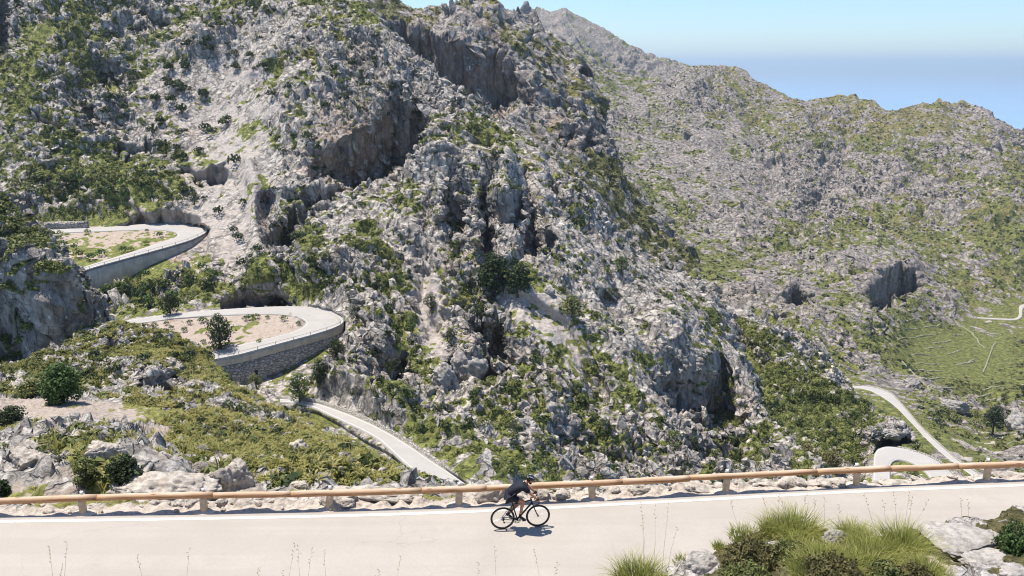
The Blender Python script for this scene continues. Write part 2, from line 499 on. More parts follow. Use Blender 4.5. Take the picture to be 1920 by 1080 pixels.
H2_IN = scl([(60, 385), (130, 366), (350, 338), (500, 315), (700, 299), (900, 289), (1100, 284), (1250, 284), (1380, 293), (1460, 315), (1500, 345), (1480, 375), (1440, 398), (1400, 415), (1320, 437), (1250, 455), (1100, 490), (1000, 513), (950, 525), (780, 570), (560, 622)], 4, 200, 520)
LR_OUT = scl([(480, 190), (560, 197), (660, 205), (760, 225), (860, 258), (1000, 310), (1150, 375), (1300, 455), (1450, 550), (1600, 655), (1750, 750), (1850, 820), (1960, 900)], 3.84, 400, 700)
LR_IN = scl([(480, 215), (560, 220), (640, 232), (740, 262), (810, 300), (930, 355), (1060, 415), (1180, 480), (1280, 570), (1400, 680), (1520, 765), (1620, 840), (1720, 920)], 3.84, 400, 700)
RH_OUT = scl([(600, 1160), (612, 960), (618, 880), (622, 790), (650, 738), (720, 713), (800, 718), (900, 738), (1000, 770), (1100, 805), (1180, 850), (1240, 900), (1290, 950), (1315, 1000), (1330, 1150)], 4.5, 1500, 680)
RH_IN = scl([(765, 1160), (762, 985), (760, 915), (764, 868), (788, 838), (830, 826), (868, 829), (905, 838), (945, 852), (985, 874), (1012, 894), (1040, 914), (1075, 950), (1105, 990), (1135, 1150)], 4.5, 1500, 680)
FR_R = scl([(400, 205), (510, 195), (600, 205), (700, 232), (780, 270), (850, 350), (920, 430), (1000, 530), (1100, 630), (1200, 720), (1300, 810), (1420, 890), (1540, 970), (1700, 1080)], 4.5, 1500, 680)
FR_L = scl([(400, 225), (520, 218), (600, 240), (700, 295), (770, 345), (830, 395), (890, 460), (950, 520), (1030, 610), (1120, 700), (1210, 782), (1320, 865), (1440, 950), (1600, 1070)], 4.5, 1500, 680)
H1_PL = (-48.5, 210, .10); H2_PL = (-57.5, 172, .10); LR_PL = (-64, 127, .07); RH_PL = (-86, 160, .02); FR_PL = (-150, 310, -.14)

def loop_poly(o, i): return list(o) + list(i)[::-1]
H1_AREA = H1_OUT + [(60, 540), (60, 430)]
H2_AREA = H2_OUT + [(200, 690), (200, 610)]
RH_AREA = RH_OUT

def on_pl(pl, pts):
    p = np.array(pts, float); return on_plane(p[:, 0], p[:, 1], *pl)

MAT = {}
MAT['slope'] = terrain_mat('limestone_slope', size=1.0)
MAT['far'] = terrain_mat('far_limestone', rock=((.12, .104, .094), (.375, .33, .292)), warm=(.40, .33, .29), veg=((.075, .08, .03), (.205, .215, .064)), dry=(.24, .18, .085), size=2.2)
MAT['knoll'] = terrain_mat('knoll_ground', rock=((.16, .147, .133), (.52, .48, .432)), veg=((.105, .108, .035), (.275, .265, .088)), dry=(.34, .28, .12), soil=(.36, .30, .25), size=.42)
MAT['spur'] = terrain_mat('spur_limestone', veg=((.085, .088, .038), (.18, .17, .066)), rock=((.13, .116, .106), (.42, .38, .34)), warm=(.42, .34, .28), size=2.0)

OCT_SLOPE = ((70, 5.0, 'p'), (34, 3.2, 'p'), (17, 2.2, 'r'), (9, 1.2, 'f'), (7, .95, 'w'), (4.6, .8, 'f'), (3.2, .62, 'w'), (2.0, .52, 'r'), (1.2, .42, 'r'), (.75, .30, 'p'))
OCT_FAR = ((260, 14, 'p'), (120, 8, 'p'), (60, 4.5, 'r'), (34, 3.6, 'w'), (20, 2.8, 'b'), (13, 2.1, 'w'), (8, 1.7, 'r'), (4.5, 1.0, 'r'))
OCT_KNOLL = ((30, 1.2, 'p'), (12, .7, 'p'), (5, .38, 'r'), (2.4, .28, 'w'), (1.2, .26, 'r'), (.6, .17, 'r'), (.3, .09, 'p'))

A_CTRL = [(-300, -100, 310), (-300, 300, 250), (-300, 600, 200), (-300, 960, 150), (0, -80, 350), (0, 100, 300), (0, 300, 255), (0, 400, 238), (0, 560, 192), (0, 700, 170), (0, 960, 140),
          (200, -60, 350), (200, 150, 292), (200, 310, 258), (200, 400, 240), (400, -60, 350), (400, 100, 298), (400, 250, 262), (400, 350, 242), (400, 420, 226), (410, 500, 204), (450, 570, 190),
          (300, 540, 190), (300, 700, 160), (300, 800, 138), (300, 960, 112), (600, 960, 104), (640, -40, 345), (600, 100, 292), (600, 250, 256), (600, 350, 232), (600, 450, 210), (600, 550, 188), (660, 640, 165), (660, 700, 150), (545, 735, 148),
          (760, 760, 138), (860, 890, 115), (780, 110, 282), (800, 300, 236), (800, 450, 204), (800, 600, 175), (800, 700, 160), (800, 800, 133), (900, 220, 252), (950, 350, 215), (950, 500, 186), (950, 650, 164), (950, 800, 140), (950, 960, 112),
          (1060, 330, 232), (1100, 450, 206), (1100, 600, 178), (1100, 750, 158), (1100, 900, 138), (1200, 470, 222), (1250, 600, 190), (1250, 720, 170), (1250, 850, 150), (1250, 960, 134), (1330, 560, 222), (1380, 740, 182), (1400, 850, 158), (1440, 960, 138), (1550, 960, 136), (1550, 830, 160)]
A_CREST = [(-300, -130), (0, -110), (560, -90), (640, -45), (680, 2), (705, 40), (730, 72), (760, 100), (790, 135), (820, 165), (860, 190), (900, 222), (940, 235), (985, 262), (1020, 290), (1060, 330), (1095, 365), (1130, 400), (1165, 440), (1200, 470), (1250, 500), (1290, 522), (1325, 558), (1352, 606), (1380, 658), (1416, 730), (1450, 786), (1490, 832), (1550, 880)]
A_BOT = [(-300, 965), (900, 965), (1550, 965)]
WALL1 = [(130, 515), (200, 500), (300, 470), (390, 434), (388, 474), (368, 495), (330, 512), (250, 533), (150, 548), (125, 545)]
WALL2 = [(395, 680), (450, 668), (520, 650), (600, 625), (646, 606), (648, 630), (625, 660), (600, 705), (552, 744), (480, 738), (415, 715)]
A_OPS = [
    ('bump', 330, 200, 150, 120, 6), ('bump', 560, 200, 70, 120, -10), ('bump', 700, 190, 90, 60, -8), ('line', [(470, 20), (440, 120), (400, 220)], 40, 5),
    ('line', [(500, 380), (497, 420), (510, 480), (528, 530)], 16, 9), ('line', [(545, 380), (540, 440), (560, 520)], 22, 7), ('line', [(470, 300), (478, 380), (490, 450), (505, 530)], 16, -5),
    ('line', [(884, 290), (876, 350), (868, 420), (866, 470)], 8, 13), ('line', [(918, 280), (908, 350), (911, 430), (918, 490)], 8, 20), ('line', [(852, 320), (846, 400), (842, 450)], 9, 10), ('line', [(896, 300), (892, 360), (888, 450)], 8, -8), ('line', [(945, 290), (948, 340), (944, 390)], 17, -12), ('line', [(985, 330), (1000, 400), (990, 460)], 9, 9), ('line', [(830, 300), (825, 400)], 10, -7),
    ('line', [(1020, 300), (1035, 350), (1050, 390)], 9, 6), ('line', [(820, 230), (800, 300), (780, 380), (760, 440)], 22, -5), ('line', [(1000, 400), (990, 470), (960, 500)], 14, 5),
    ('line', [(930, 550), (990, 570), (1050, 610), (1080, 660), (1130, 740)], 16, 4), ('line', [(800, 520), (790, 580), (810, 630)], 16, 4), ('line', [(700, 600), (720, 680), (740, 740)], 16, -5), ('line', [(1180, 480), (1250, 580), (1330, 680)], 22, -6), ('line', [(1150, 560), (1230, 660), (1280, 720)], 20, 5),
    ('bump', 880, 670, 30, 32, -7), ('bump', 830, 690, 24, 34, -4), ('bump', 720, 640, 26, 40, -4),
    ('cliff', [(590, 285), (640, 262), (690, 230), (720, 190), (760, 178), (800, 190), (806, 225), (800, 262), (770, 300), (720, 335), (660, 345), (600, 320)], 9, 22),
    ('cliff', [(-300, -120), (12, -115), (24, 0), (22, 60), (0, 100), (-300, 110)], 6, 14), ('cliff', [(180, 110), (240, 115), (250, 145), (190, 150)], 2, 8), ('cliff', [(255, 20), (310, 22), (305, 50), (262, 52)], 2, 8), ('cliff', [(60, 215), (130, 225), (120, 255), (60, 250)], 2, 8), ('cliff', [(330, 316), (420, 308), (438, 340), (400, 346), (340, 334)], 2, 8), ('cliff', [(215, 262), (300, 268), (285, 290), (220, 290)], 1.5, 8), ('cliff', [(150, 190), (190, 195), (185, 235), (150, 230)], 1.5, 8),
    ('cliff', [(925, 360), (975, 352), (985, 395), (965, 425), (920, 415)], 3, 10), ('cliff', [(845, 385), (880, 375), (885, 430), (845, 445)], 3, 10), ('cliff', [(690, 690), (720, 640), (760, 660), (770, 700), (740, 740), (700, 735)], 3, 10),
    ('cliff', [(840, 665), (920, 655), (925, 700), (845, 712)], 3, 8), ('cliff', [(880, 588), (935, 588), (950, 640), (958, 685), (905, 655), (885, 620)], 3, 10), ('cliff', [(995, 430), (1040, 420), (1035, 460), (1000, 470)], 2, 8),
    ('cliff', [(1235, 712), (1290, 690), (1345, 655), (1372, 690), (1392, 745), (1398, 782), (1340, 788), (1280, 755)], -3, 18), ('cliff', [(500, 440), (540, 390), (600, 360), (640, 345), (640, 375), (560, 430), (520, 480)], 2, 14),
    ('cliff', [(560, 350), (600, 345), (640, 360), (620, 385), (570, 390)], 2, 8),
    ('plane', H1_AREA, *H1_PL, 6, .03), ('plane', H2_AREA, *H2_PL, 6, .03),
    ('cliff', [(240, 402), (300, 392), (345, 394), (380, 412), (384, 424), (345, 419), (290, 421), (240, 425)], 1, 4),
    ('cliff', [(390, 575), (430, 556), (480, 540), (522, 529), (540, 550), (565, 574), (500, 577), (440, 581)], 1, 4),
    ('push', [(540, 765), (600, 775), (690, 830), (850, 920), (880, 960), (600, 960), (540, 900)], 1.5, 6, .05), ('plane', loop_poly(LR_OUT, LR_IN), *LR_PL, 5, .04),
    ('push', WALL1, 5, 4, .1), ('push', WALL2, 6, 4, .1),
    ('calm', 428, 345, 88, 225, .13), ('calm', 1000, 565, 40, 26, .12), ('calm', 1050, 610, 34, 40, .15), ('calm', 1082, 660, 16, 40, .2), ('calm', 800, 570, 26, 60, .15), ('calm', 350, 190, 100, 80, .45), ('calm', 270, 330, 220, 50, .7),
]
A_COV = [(80, 130, 110, 70, .75), (170, 60, 50, 60, .8), (60, 30, 60, 40, .3), (250, 90, 60, 40, .55), (120, 230, 120, 60, .45), (330, 180, 110, 120, .13), (428, 250, 92, 160, .02), (435, 450, 70, 100, .02), (1000, 562, 44, 24, .02), (1045, 600, 30, 30, .02), (1078, 655, 16, 34, .05), (815, 600, 24, 46, .03), (798, 555, 20, 44, .05), (170, 350, 110, 35, .9), (285, 385, 40, 22, .45), (100, 390, 60, 20, .8),
         (250, 540, 90, 35, .85), (380, 530, 35, 35, .75), (560, 500, 50, 60, .75), (560, 430, 30, 40, .8), (560, 130, 40, 25, .5), (680, 130, 60, 50, .4), (620, 240, 60, 60, .42), (700, 260, 60, 60, .1), (850, 260, 50, 70, .33), (700, 375, 60, 20, .8), (760, 440, 80, 60, .3), (700, 520, 70, 40, .5), (900, 420, 60, 90, .27), (950, 530, 40, 30, .9),
         (1050, 420, 60, 60, .3), (1000, 560, 30, 30, .25), (860, 570, 60, 40, .5), (790, 590, 30, 40, .15), (1080, 560, 30, 25, .8), (1060, 620, 80, 60, .5), (1150, 520, 90, 60, .2), (1250, 600, 70, 60, .2), (700, 700, 60, 60, .4), (850, 700, 70, 40, .3), (900, 800, 150, 70, .62), (720, 830, 80, 60, .5), (1100, 780, 120, 80, .66), (1120, 880, 160, 40, .62), (1250, 800, 80, 60, .75), (1350, 850, 90, 50, .7), (1300, 720, 60, 40, .15), (1170, 700, 60, 60, .45),
         (240, 465, 80, 25, .2), (500, 615, 60, 20, .14), (620, 590, 50, 30, .1), (520, 590, 90, 14, .02), (480, 30, 100, 40, .3), (640, 60, 50, 30, .5)]
A_SOIL = [(230, 460, 90, 25, 1), (180, 470, 90, 30, .9), (300, 440, 60, 20, 1), (470, 620, 90, 26, 1), (360, 620, 70, 26, .9), (815, 600, 24, 46, 1.3), (798, 555, 20, 44, 1.2), (1000, 562, 44, 26, 1.4), (1045, 600, 30, 30, 1.4), (1075, 650, 16, 34, 1.3), (330, 350, 60, 30, .4), (380, 400, 25, 25, .7), (270, 385, 60, 16, .7), (80, 60, 25, 12, .9), (428, 300, 66, 130, .7), (480, 180, 40, 60, .5), (360, 230, 40, 60, .4), (440, 440, 36, 90, .55), (60, 130, 12, 12, .8), (370, 510, 20, 20, .7)]
A_DRY = [(600, 90, 120, 40, .7), (500, 40, 100, 40, .5), (820, 200, 40, 40, .6), (900, 240, 60, 50, .4), (1010, 340, 50, 50, .6), (200, 350, 150, 40, .0), (1100, 800, 200, 80, .35), (900, 560, 60, 40, .6)]
A_RUST = [(230, 460, 110, 36, .9), (470, 620, 110, 30, .8), (360, 620, 60, 24, .8), (80, 60, 25, 12, .9), (700, 260, 70, 60, .4), (640, 300, 40, 30, .8), (740, 240, 40, 30, .6), (1310, 740, 50, 30, .5), (370, 330, 30, 16, .3), (900, 640, 30, 30, .2), (300, 410, 60, 12, .4)]
def road_ctrl(o, i, pl):
    q = on_pl(pl, list(o)[::2] + list(i)[::2]); px, py = project(q); return [(a, b, c) for a, b, c in zip(px, py, q[:, 1])]
A_CTRL += road_ctrl(LR_OUT, LR_IN, LR_PL)
hill = make_sheet('hillside', -300, 1550, 2.0, A_CREST, A_BOT, A_CTRL, MAT['slope'], A_OPS, 1.0, OCT_SLOPE, .5, A_COV, .4, A_SOIL, A_DRY, A_RUST, vl=(9, 3.4, 1.3), back=(60, .5), crest_round=.03)

B_CREST = [(1230, 495), (1270, 512), (1340, 560), (1400, 585), (1440, 620), (1480, 642), (1530, 668), (1570, 700), (1610, 745), (1635, 782), (1660, 786), (1688, 796), (1708, 818), (1728, 840), (1752, 858), (1776, 890), (1795, 920), (1820, 960), (1960, 985)]
B_CTRL = [(1230, 495, 255), (1270, 515, 256), (1340, 560, 255), (1400, 590, 246), (1480, 645, 236), (1610, 745, 216), (1300, 700, 215), (1450, 760, 196), (1550, 820, 180), (1600, 860, 168), (1640, 790, 196), (1700, 788, 192), (1720, 825, 178), (1640, 830, 172), (1400, 965, 140), (1600, 965, 146), (1800, 965, 150), (1850, 965, 150), (1745, 832, 176), (1790, 880, 164), (1960, 1000, 142), (1230, 965, 138), (1230, 700, 205)]
B_OPS = [('line', [(1340, 570), (1420, 620), (1500, 680), (1570, 740), (1640, 800)], 26, -5), ('line', [(1380, 640), (1440, 720), (1520, 790)], 30, 4), ('bump', 1690, 800, 40, 16, -3),
         ('plane', RH_AREA + [(1800, 990), (1640, 990)], *RH_PL, 5, .03),
         ('cliff', [(1640, 812), (1660, 800), (1700, 806), (1740, 830), (1735, 842), (1680, 838), (1650, 845), (1640, 840)], 1.5, 4)]
B_COV = [(1480, 760, 90, 60, .97), (1560, 800, 60, 50, .97), (1420, 680, 40, 50, .9), (1360, 600, 40, 40, .6), (1430, 600, 50, 25, .25), (1500, 660, 40, 22, .3), (1570, 720, 30, 30, .35), (1690, 800, 40, 16, .12), (1760, 845, 20, 20, .6), (1640, 870, 60, 14, .05), (1700, 868, 40, 12, .9), (1540, 860, 60, 30, .85), (1400, 880, 100, 40, .85)]
B_SOIL = [(1395, 680, 12, 10, 1), (1410, 690, 12, 8, 1), (1660, 880, 40, 20, .6)]
B_CTRL += road_ctrl(RH_OUT, RH_IN, RH_PL)
bhill = make_sheet('gully_slope', 1230, 1960, 2.0, B_CREST, [(1230, 975), (1960, 1010)], B_CTRL, MAT['slope'], B_OPS, .8, OCT_SLOPE, .5, B_COV, .6, B_SOIL, [(1500, 760, 150, 80, .15)], None, vl=(9, 3.4, 1.3), back=(40, .7), crest_round=.02, seed=5)

C_CREST = [(980, 55), (1000, 60), (1060, 80), (1100, 112), (1180, 142), (1250, 150), (1290, 126), (1325, 124), (1345, 132), (1380, 131), (1395, 137), (1410, 150), (1440, 165), (1480, 183), (1510, 191), (1540, 184), (1570, 177), (1590, 178), (1605, 175), (1612, 184), (1640, 184), (1660, 198), (1680, 201), (1720, 192), (1760, 188), (1780, 193), (1805, 188), (1830, 196), (1860, 213), (1885, 229), (1920, 241), (2000, 276), (2160, 350)]
C_CTRL = [(980, 55, 1300), (1060, 80, 1290), (1180, 142, 1260), (1300, 128, 1250), (1500, 187, 1200), (1760, 188, 1150), (1920, 241, 1060), (2160, 350, 900), (1000, 250, 1000), (1100, 300, 900), (1200, 400, 760), (1300, 300, 940), (1500, 300, 980), (1750, 300, 950), (1920, 330, 880), (2160, 480, 690),
          (1300, 480, 650), (1500, 450, 760), (1700, 450, 760), (1920, 450, 720), (1400, 560, 540), (1550, 600, 500), (1700, 600, 560), (1850, 600, 600), (2160, 600, 540), (1500, 700, 420), (1700, 700, 440), (1850, 700, 470), (2160, 700, 430), (1800, 870, 280), (1850, 800, 360), (1920, 820, 330), (1850, 900, 262), (1920, 930, 240), (2160, 960, 215), (1500, 900, 300), (1600, 850, 320), (1300, 650, 480), (980, 450, 780), (1150, 550, 600), (1150, 960, 300), (980, 960, 330)]
C_OPS = [('line', [(1110, 160), (1180, 280), (1250, 400)], 16, 12), ('line', [(1400, 190), (1450, 300), (1430, 430)], 18, 12), ('line', [(1600, 215), (1570, 330), (1510, 420)], 18, 12), ('line', [(1800, 225), (1790, 330), (1720, 430)], 20, 12), ('line', [(1290, 150), (1320, 250), (1340, 350)], 30, -12), ('line', [(1500, 210), (1520, 320), (1480, 380)], 30, -12), ('line', [(1690, 220), (1680, 330), (1620, 420)], 30, -12), ('line', [(1880, 260), (1880, 360), (1840, 460)], 30, -12), ('bump', 1640, 500, 90, 45, -34), ('bump', 1640, 600, 50, 40, -14), ('bump', 1400, 520, 60, 30, -10), ('line', [(1560, 500), (1600, 480), (1650, 470), (1700, 490)], 18, -14), ('line', [(1280, 400), (1350, 470), (1450, 500)], 40, 15),
         ('cliff', [(1618, 562), (1642, 508), (1688, 490), (1722, 516), (1728, 552), (1692, 576), (1650, 590), (1626, 582)], 8, 8), ('cliff', [(1625, 600), (1655, 605), (1660, 628), (1630, 625)], 1, 6), ('cliff', [(1450, 560), (1500, 540), (1530, 560), (1480, 585)], 4, 8),
         ('bump', 1720, 710, 30, 12, -6), ('bump', 1780, 755, 40, 20, -7), ('bump', 1905, 790, 25, 40, -8), ('bump', 1890, 640, 20, 14, -8),
         ('plane', loop_poly(FR_R, FR_L), *FR_PL, 6, .03), ('calm', 1800, 660, 130, 80, .12), ('calm', 1360, 490, 70, 25, .4), ('calm', 1210, 350, 60, 100, .7)]
VR_O = [(1832, 595.5), (1870, 597.5), (1905, 599), (1911, 590), (1910, 574), (1917, 571), (1980, 566)]
VR_I = [(1832, 597.5), (1870, 600), (1907, 601.5), (1917, 595), (1917, 579), (1924, 574.5), (1980, 570)]
VR_PL = (-198, 620, .12)
C_OPS.append(('plane', VR_O + VR_I[::-1], *VR_PL, 9, .03))
C_COV = [(1700, 260, 260, 90, .6), (1150, 300, 40, 70, .55), (1210, 330, 50, 80, .72), (1230, 420, 50, 50, .75), (1350, 490, 70, 25, .97), (1300, 230, 100, 60, .28), (1450, 280, 120, 70, .25), (1600, 230, 100, 40, .45), (1500, 400, 100, 60, .36), (1700, 330, 120, 60, .4), (1850, 300, 80, 60, .5), (1650, 430, 100, 40, .55), (1850, 430, 100, 50, .6), (1560, 500, 60, 40, .3), (1660, 490, 50, 30, .15), (1420, 540, 50, 30, .25), (1500, 610, 60, 50, .55), (1600, 650, 40, 40, .55), (1640, 600, 30, 30, .2), (1800, 650, 110, 70, .97), (1860, 560, 80, 30, .9), (1750, 580, 40, 20, .85), (1850, 720, 80, 30, .93), (1730, 720, 40, 20, .4), (1780, 760, 40, 25, .4), (1850, 820, 60, 30, .5), (1900, 800, 25, 50, .15), (1760, 800, 40, 25, .75), (1180, 200, 80, 50, .3), (1330, 340, 60, 40, .3)]
C_DRY = [(1800, 640, 130, 70, .0), (1700, 220, 250, 40, .9), (1450, 160, 150, 30, .7), (1800, 350, 150, 80, .5), (1600, 400, 200, 100, .3), (1880, 560, 80, 40, .6)]
C_CTRL = [c for c in C_CTRL if not (1780 < c[0] < 1960 and 560 < c[1] < 640)] + road_ctrl(FR_R, FR_L, FR_PL) + road_ctrl(VR_O, VR_I, VR_PL)
far = make_sheet('mountain', 980, 2160, 2.0, C_CREST, [(980, 700), (1200, 800), (1500, 900), (1700, 965), (2160, 985)], C_CTRL, MAT['far'], C_OPS, .72, OCT_FAR, .9, C_COV, .60, [(1870, 597, 40, 6, .8), (1830, 845, 40, 16, .7)], C_DRY, None, vl=(30, 9, 3.6), back=(220, .6), crest_round=.02, seed=9)

S_CREST = [(560, -80), (640, -40), (700, -28), (720, -12), (745, 4), (765, 18), (785, 19), (800, 15), (820, 13), (840, 17), (865, 14), (905, 15), (925, 25), (940, 29), (1000, 38), (1045, 60), (1080, 95), (1110, 130), (1128, 190), (1138, 250), (1165, 330), (1225, 420), (1300, 500)]
S_CTRL = [(560, -80, 560), (720, 0, 545), (765, 22, 560), (905, 14, 570), (1000, 38, 585), (1080, 95, 575), (1130, 200, 530), (1140, 260, 500), (700, 60, 480), (850, 60, 520), (900, 100, 500), (1000, 120, 520), (920, 230, 420), (1000, 220, 455), (1060, 300, 420), (1150, 330, 450), (1000, 400, 350), (1150, 420, 400), (1300, 500, 420), (700, 300, 370), (560, 100, 430), (560, 420, 330), (1300, 600, 350), (560, 600, 300), (1000, 600, 300)]
S_OPS = [('bump', 1090, 130, 18, 30, -14), ('bump', 985, 75, 20, 14, -8),
         ('cliff', [(705, 28), (760, 44), (800, 58), (845, 72), (885, 90), (930, 96), (962, 118), (990, 150), (1003, 185), (965, 202), (925, 226), (895, 235), (860, 200), (800, 135), (740, 90), (705, 55)], 18, 14),
         ('cliff', [(1045, 235), (1080, 238), (1112, 252), (1126, 270), (1116, 290), (1080, 276), (1050, 262)], 6, 8), ('cliff', [(1088, 110), (1112, 108), (1124, 150), (1095, 150)], 4, 6), ('cliff', [(968, 72), (995, 66), (1012, 88), (985, 90)], 4, 6)]
S_COV = [(800, 30, 90, 20, .45), (980, 80, 60, 40, .35), (1050, 150, 40, 50, .45), (1060, 190, 40, 30, .5), (850, 140, 100, 60, .08), (1000, 260, 50, 50, .2), (1090, 270, 40, 20, .1), (1110, 330, 40, 40, .4)]
spur = make_sheet('spur', 560, 1300, 2.0, S_CREST, [(560, 500), (900, 560), (1300, 640)], S_CTRL, MAT['spur'], S_OPS, .85, OCT_FAR[1:], .5, S_COV, .35, None, [(850, 60, 150, 40, .6), (1050, 150, 60, 60, .5)], [(860, 160, 110, 60, .45), (930, 150, 40, 50, .7), (1060, 250, 30, 20, .6)], vl=(24, 9, 4), back=(120, .6), crest_round=.02, seed=13)

P_CREST = [(860, 90), (930, 45), (950, 27), (968, 18), (985, 9), (1010, 11), (1035, 20), (1060, 17), (1080, 27), (1110, 44), (1130, 50), (1160, 66), (1175, 80), (1210, 93), (1240, 105), (1280, 120), (1320, 133), (1420, 175)]
ridge = make_sheet('ridge', 860, 1420, 2.0, P_CREST, [(860, 260), (1420, 260)], [(860, 90, 2100), (985, 9, 2100), (1200, 90, 1950), (1420, 175, 1800), (860, 260, 1500), (1100, 260, 1450), (1420, 260, 1450), (1050, 120, 1750)], MAT['far'], [('line', [(990, 20), (1020, 80), (1010, 140)], 16, 60), ('line', [(1060, 30), (1100, 90), (1120, 140)], 14, -60)], 1.3, OCT_FAR, .6, [(1000, 80, 200, 100, .22)], .2, None, None, None, vl=(60, 22, 8), back=(300, .6), seed=17)

K_CREST = [(-300, 720), (0, 696), (60, 680), (100, 660), (140, 632), (165, 614), (225, 604), (260, 612), (300, 628), (335, 644), (370, 662), (400, 690), (420, 716), (450, 738), (500, 764), (545, 786), (580, 798), (612, 810), (650, 824), (700, 856), (750, 884), (800, 908), (850, 930), (900, 950), (1000, 972)]
K_CTRL = [(-300, 975, 22.6), (0, 970, 23), (400, 962, 23.3), (800, 952, 23.8), (1000, 968, 23.6), (0, 900, 31), (250, 905, 29), (450, 900, 33), (650, 905, 35), (850, 918, 40), (0, 850, 42), (250, 850, 41), (500, 850, 45), (700, 842, 62), (0, 800, 54), (250, 800, 54), (450, 790, 60), (600, 795, 75), (0, 745, 60), (150, 745, 61), (250, 745, 61), (330, 740, 66), (450, 735, 80), (545, 755, 88), (0, 700, 76), (200, 700, 80), (350, 690, 90), (400, 682, 100), (100, 640, 97), (250, 640, 98), (300, 632, 103), (225, 606, 110), (-300, 640, 97), (-300, 800, 52), (150, 618, 108), (0, 622, 108), (800, 892, 48)]
K_OPS = [('bump', 300, 915, 80, 22, -1.6), ('bump', 190, 830, 40, 24, -4), ('bump', 60, 850, 50, 30, -4), ('bump', 435, 870, 36, 30, -2.5), ('bump', 280, 690, 60, 24, -6), ('bump', 210, 640, 36, 30, -6), ('bump', 170, 680, 30, 14, -3), ('line', [(310, 660), (360, 690), (420, 715)], 12, -4), ('line', [(520, 790), (560, 840), (590, 870)], 12, -2.5), ('bump', 560, 820, 22, 20, -3),
         ('cliff', [(255, 705), (300, 700), (345, 705), (330, 740), (270, 738)], 1.0, 8), ('cliff', [(195, 625), (222, 615), (232, 655), (200, 672)], 1.0, 8), ('cliff', [(0, 850), (60, 845), (70, 890), (0, 895)], .5, 8), ('cliff', [(130, 845), (180, 830), (200, 850), (140, 870)], .5, 6),
         ('calm', 140, 768, 140, 24, .25), ('calm', 700, 860, 200, 60, .35), ('calm', 400, 985, 1400, 46, .12), ('floor', 14.6, 925)]
K_COV = [(100, 715, 110, 18, .9), (60, 765, 100, 16, .0), (180, 785, 60, 16, .0), (270, 780, 40, 14, .3), (100, 840, 80, 30, .25), (180, 880, 60, 22, .8), (40, 815, 40, 14, .8), (40, 920, 60, 14, .1), (300, 910, 70, 20, .05), (240, 700, 60, 40, .4), (190, 660, 40, 30, .45), (300, 650, 50, 20, .75), (330, 700, 40, 30, .55), (400, 750, 70, 40, .72), (480, 800, 80, 50, .66), (600, 860, 90, 40, .66), (560, 750, 40, 14, .35), (330, 820, 40, 30, .6), (300, 830, 30, 20, .2), (390, 870, 50, 26, .75), (700, 880, 80, 30, .8), (430, 940, 300, 10, .3), (600, 930, 150, 12, .75)]
K_SOIL = [(60, 765, 110, 15, 1), (180, 785, 70, 18, 1), (280, 770, 50, 12, .8), (300, 830, 36, 22, .7), (280, 800, 60, 12, .5), (420, 955, 700, 10, .9), (200, 650, 20, 20, .4), (160, 700, 40, 16, .5)]
knoll = make_sheet('knoll', -300, 1000, 1.8, K_CREST, [(-300, 972), (1000, 975)], K_CTRL, MAT['knoll'], K_OPS, 1.0, OCT_KNOLL, .6, K_COV, .6, K_SOIL, [(500, 830, 250, 90, .55), (300, 650, 80, 40, .5), (50, 815, 50, 14, .8), (330, 820, 60, 40, .7)], None, vl=(4, 1.6, .6), back=(14, 1.3), crest_round=.02, seed=21)

L_CREST = [(-300, 330), (-60, 372), (0, 386), (15, 398), (45, 420), (75, 440), (85, 460), (100, 484), (115, 500), (140, 530), (158, 545), (166, 575), (170, 604), (172, 625)]
L_CTRL = [(-300, 330, 120), (0, 386, 121), (0, 450, 111), (0, 550, 106), (0, 690, 109), (90, 480, 113), (80, 560, 106), (60, 660, 109), (140, 535, 113), (150, 600, 112), (168, 590, 116), (-300, 500, 102), (-300, 720, 103), (172, 625, 118)]
crag = make_sheet('crag', -300, 172, 1.8, L_CREST, [(-300, 730), (0, 705), (60, 685), (110, 655), (150, 628), (172, 630)], L_CTRL, MAT['slope'], [('cliff', [(-300, 420), (10, 462), (60, 505), (110, 525), (160, 552), (190, 600), (160, 640), (110, 660), (60, 690), (-300, 740)], 7, 6), ('line', [(20, 480), (40, 560), (30, 660)], 14, 2.5), ('line', [(110, 520), (90, 600), (70, 660)], 12, -2.5), ('line', [(140, 560), (120, 620)], 8, 2)], .8, OCT_SLOPE[2:], .45, [(30, 420, 60, 40, .75), (30, 560, 50, 60, .35), (100, 520, 30, 40, .4), (90, 620, 60, 50, .08), (20, 660, 40, 40, .1)], .4, None, [(40, 430, 60, 50, .5)], [(80, 620, 60, 40, .2)], vl=(6, 2.6, 1.1), back=(26, .4), crest_round=.02, seed=25)
# ------------------------------------------------------------------ roads and walls on the slopes
def resample(P, n):
    P = np.asarray(P, float); d = np.r_[0, np.cumsum(np.linalg.norm(np.diff(P, axis=0), axis=1))]
    q = np.linspace(0, d[-1], n)
    R = np.stack([np.interp(q, d, P[:, k]) for k in range(P.shape[1])], -1)
    for _ in range(3):
        R[1:-1] = R[1:-1] * .5 + (R[:-2] + R[2:]) * .25
    return R

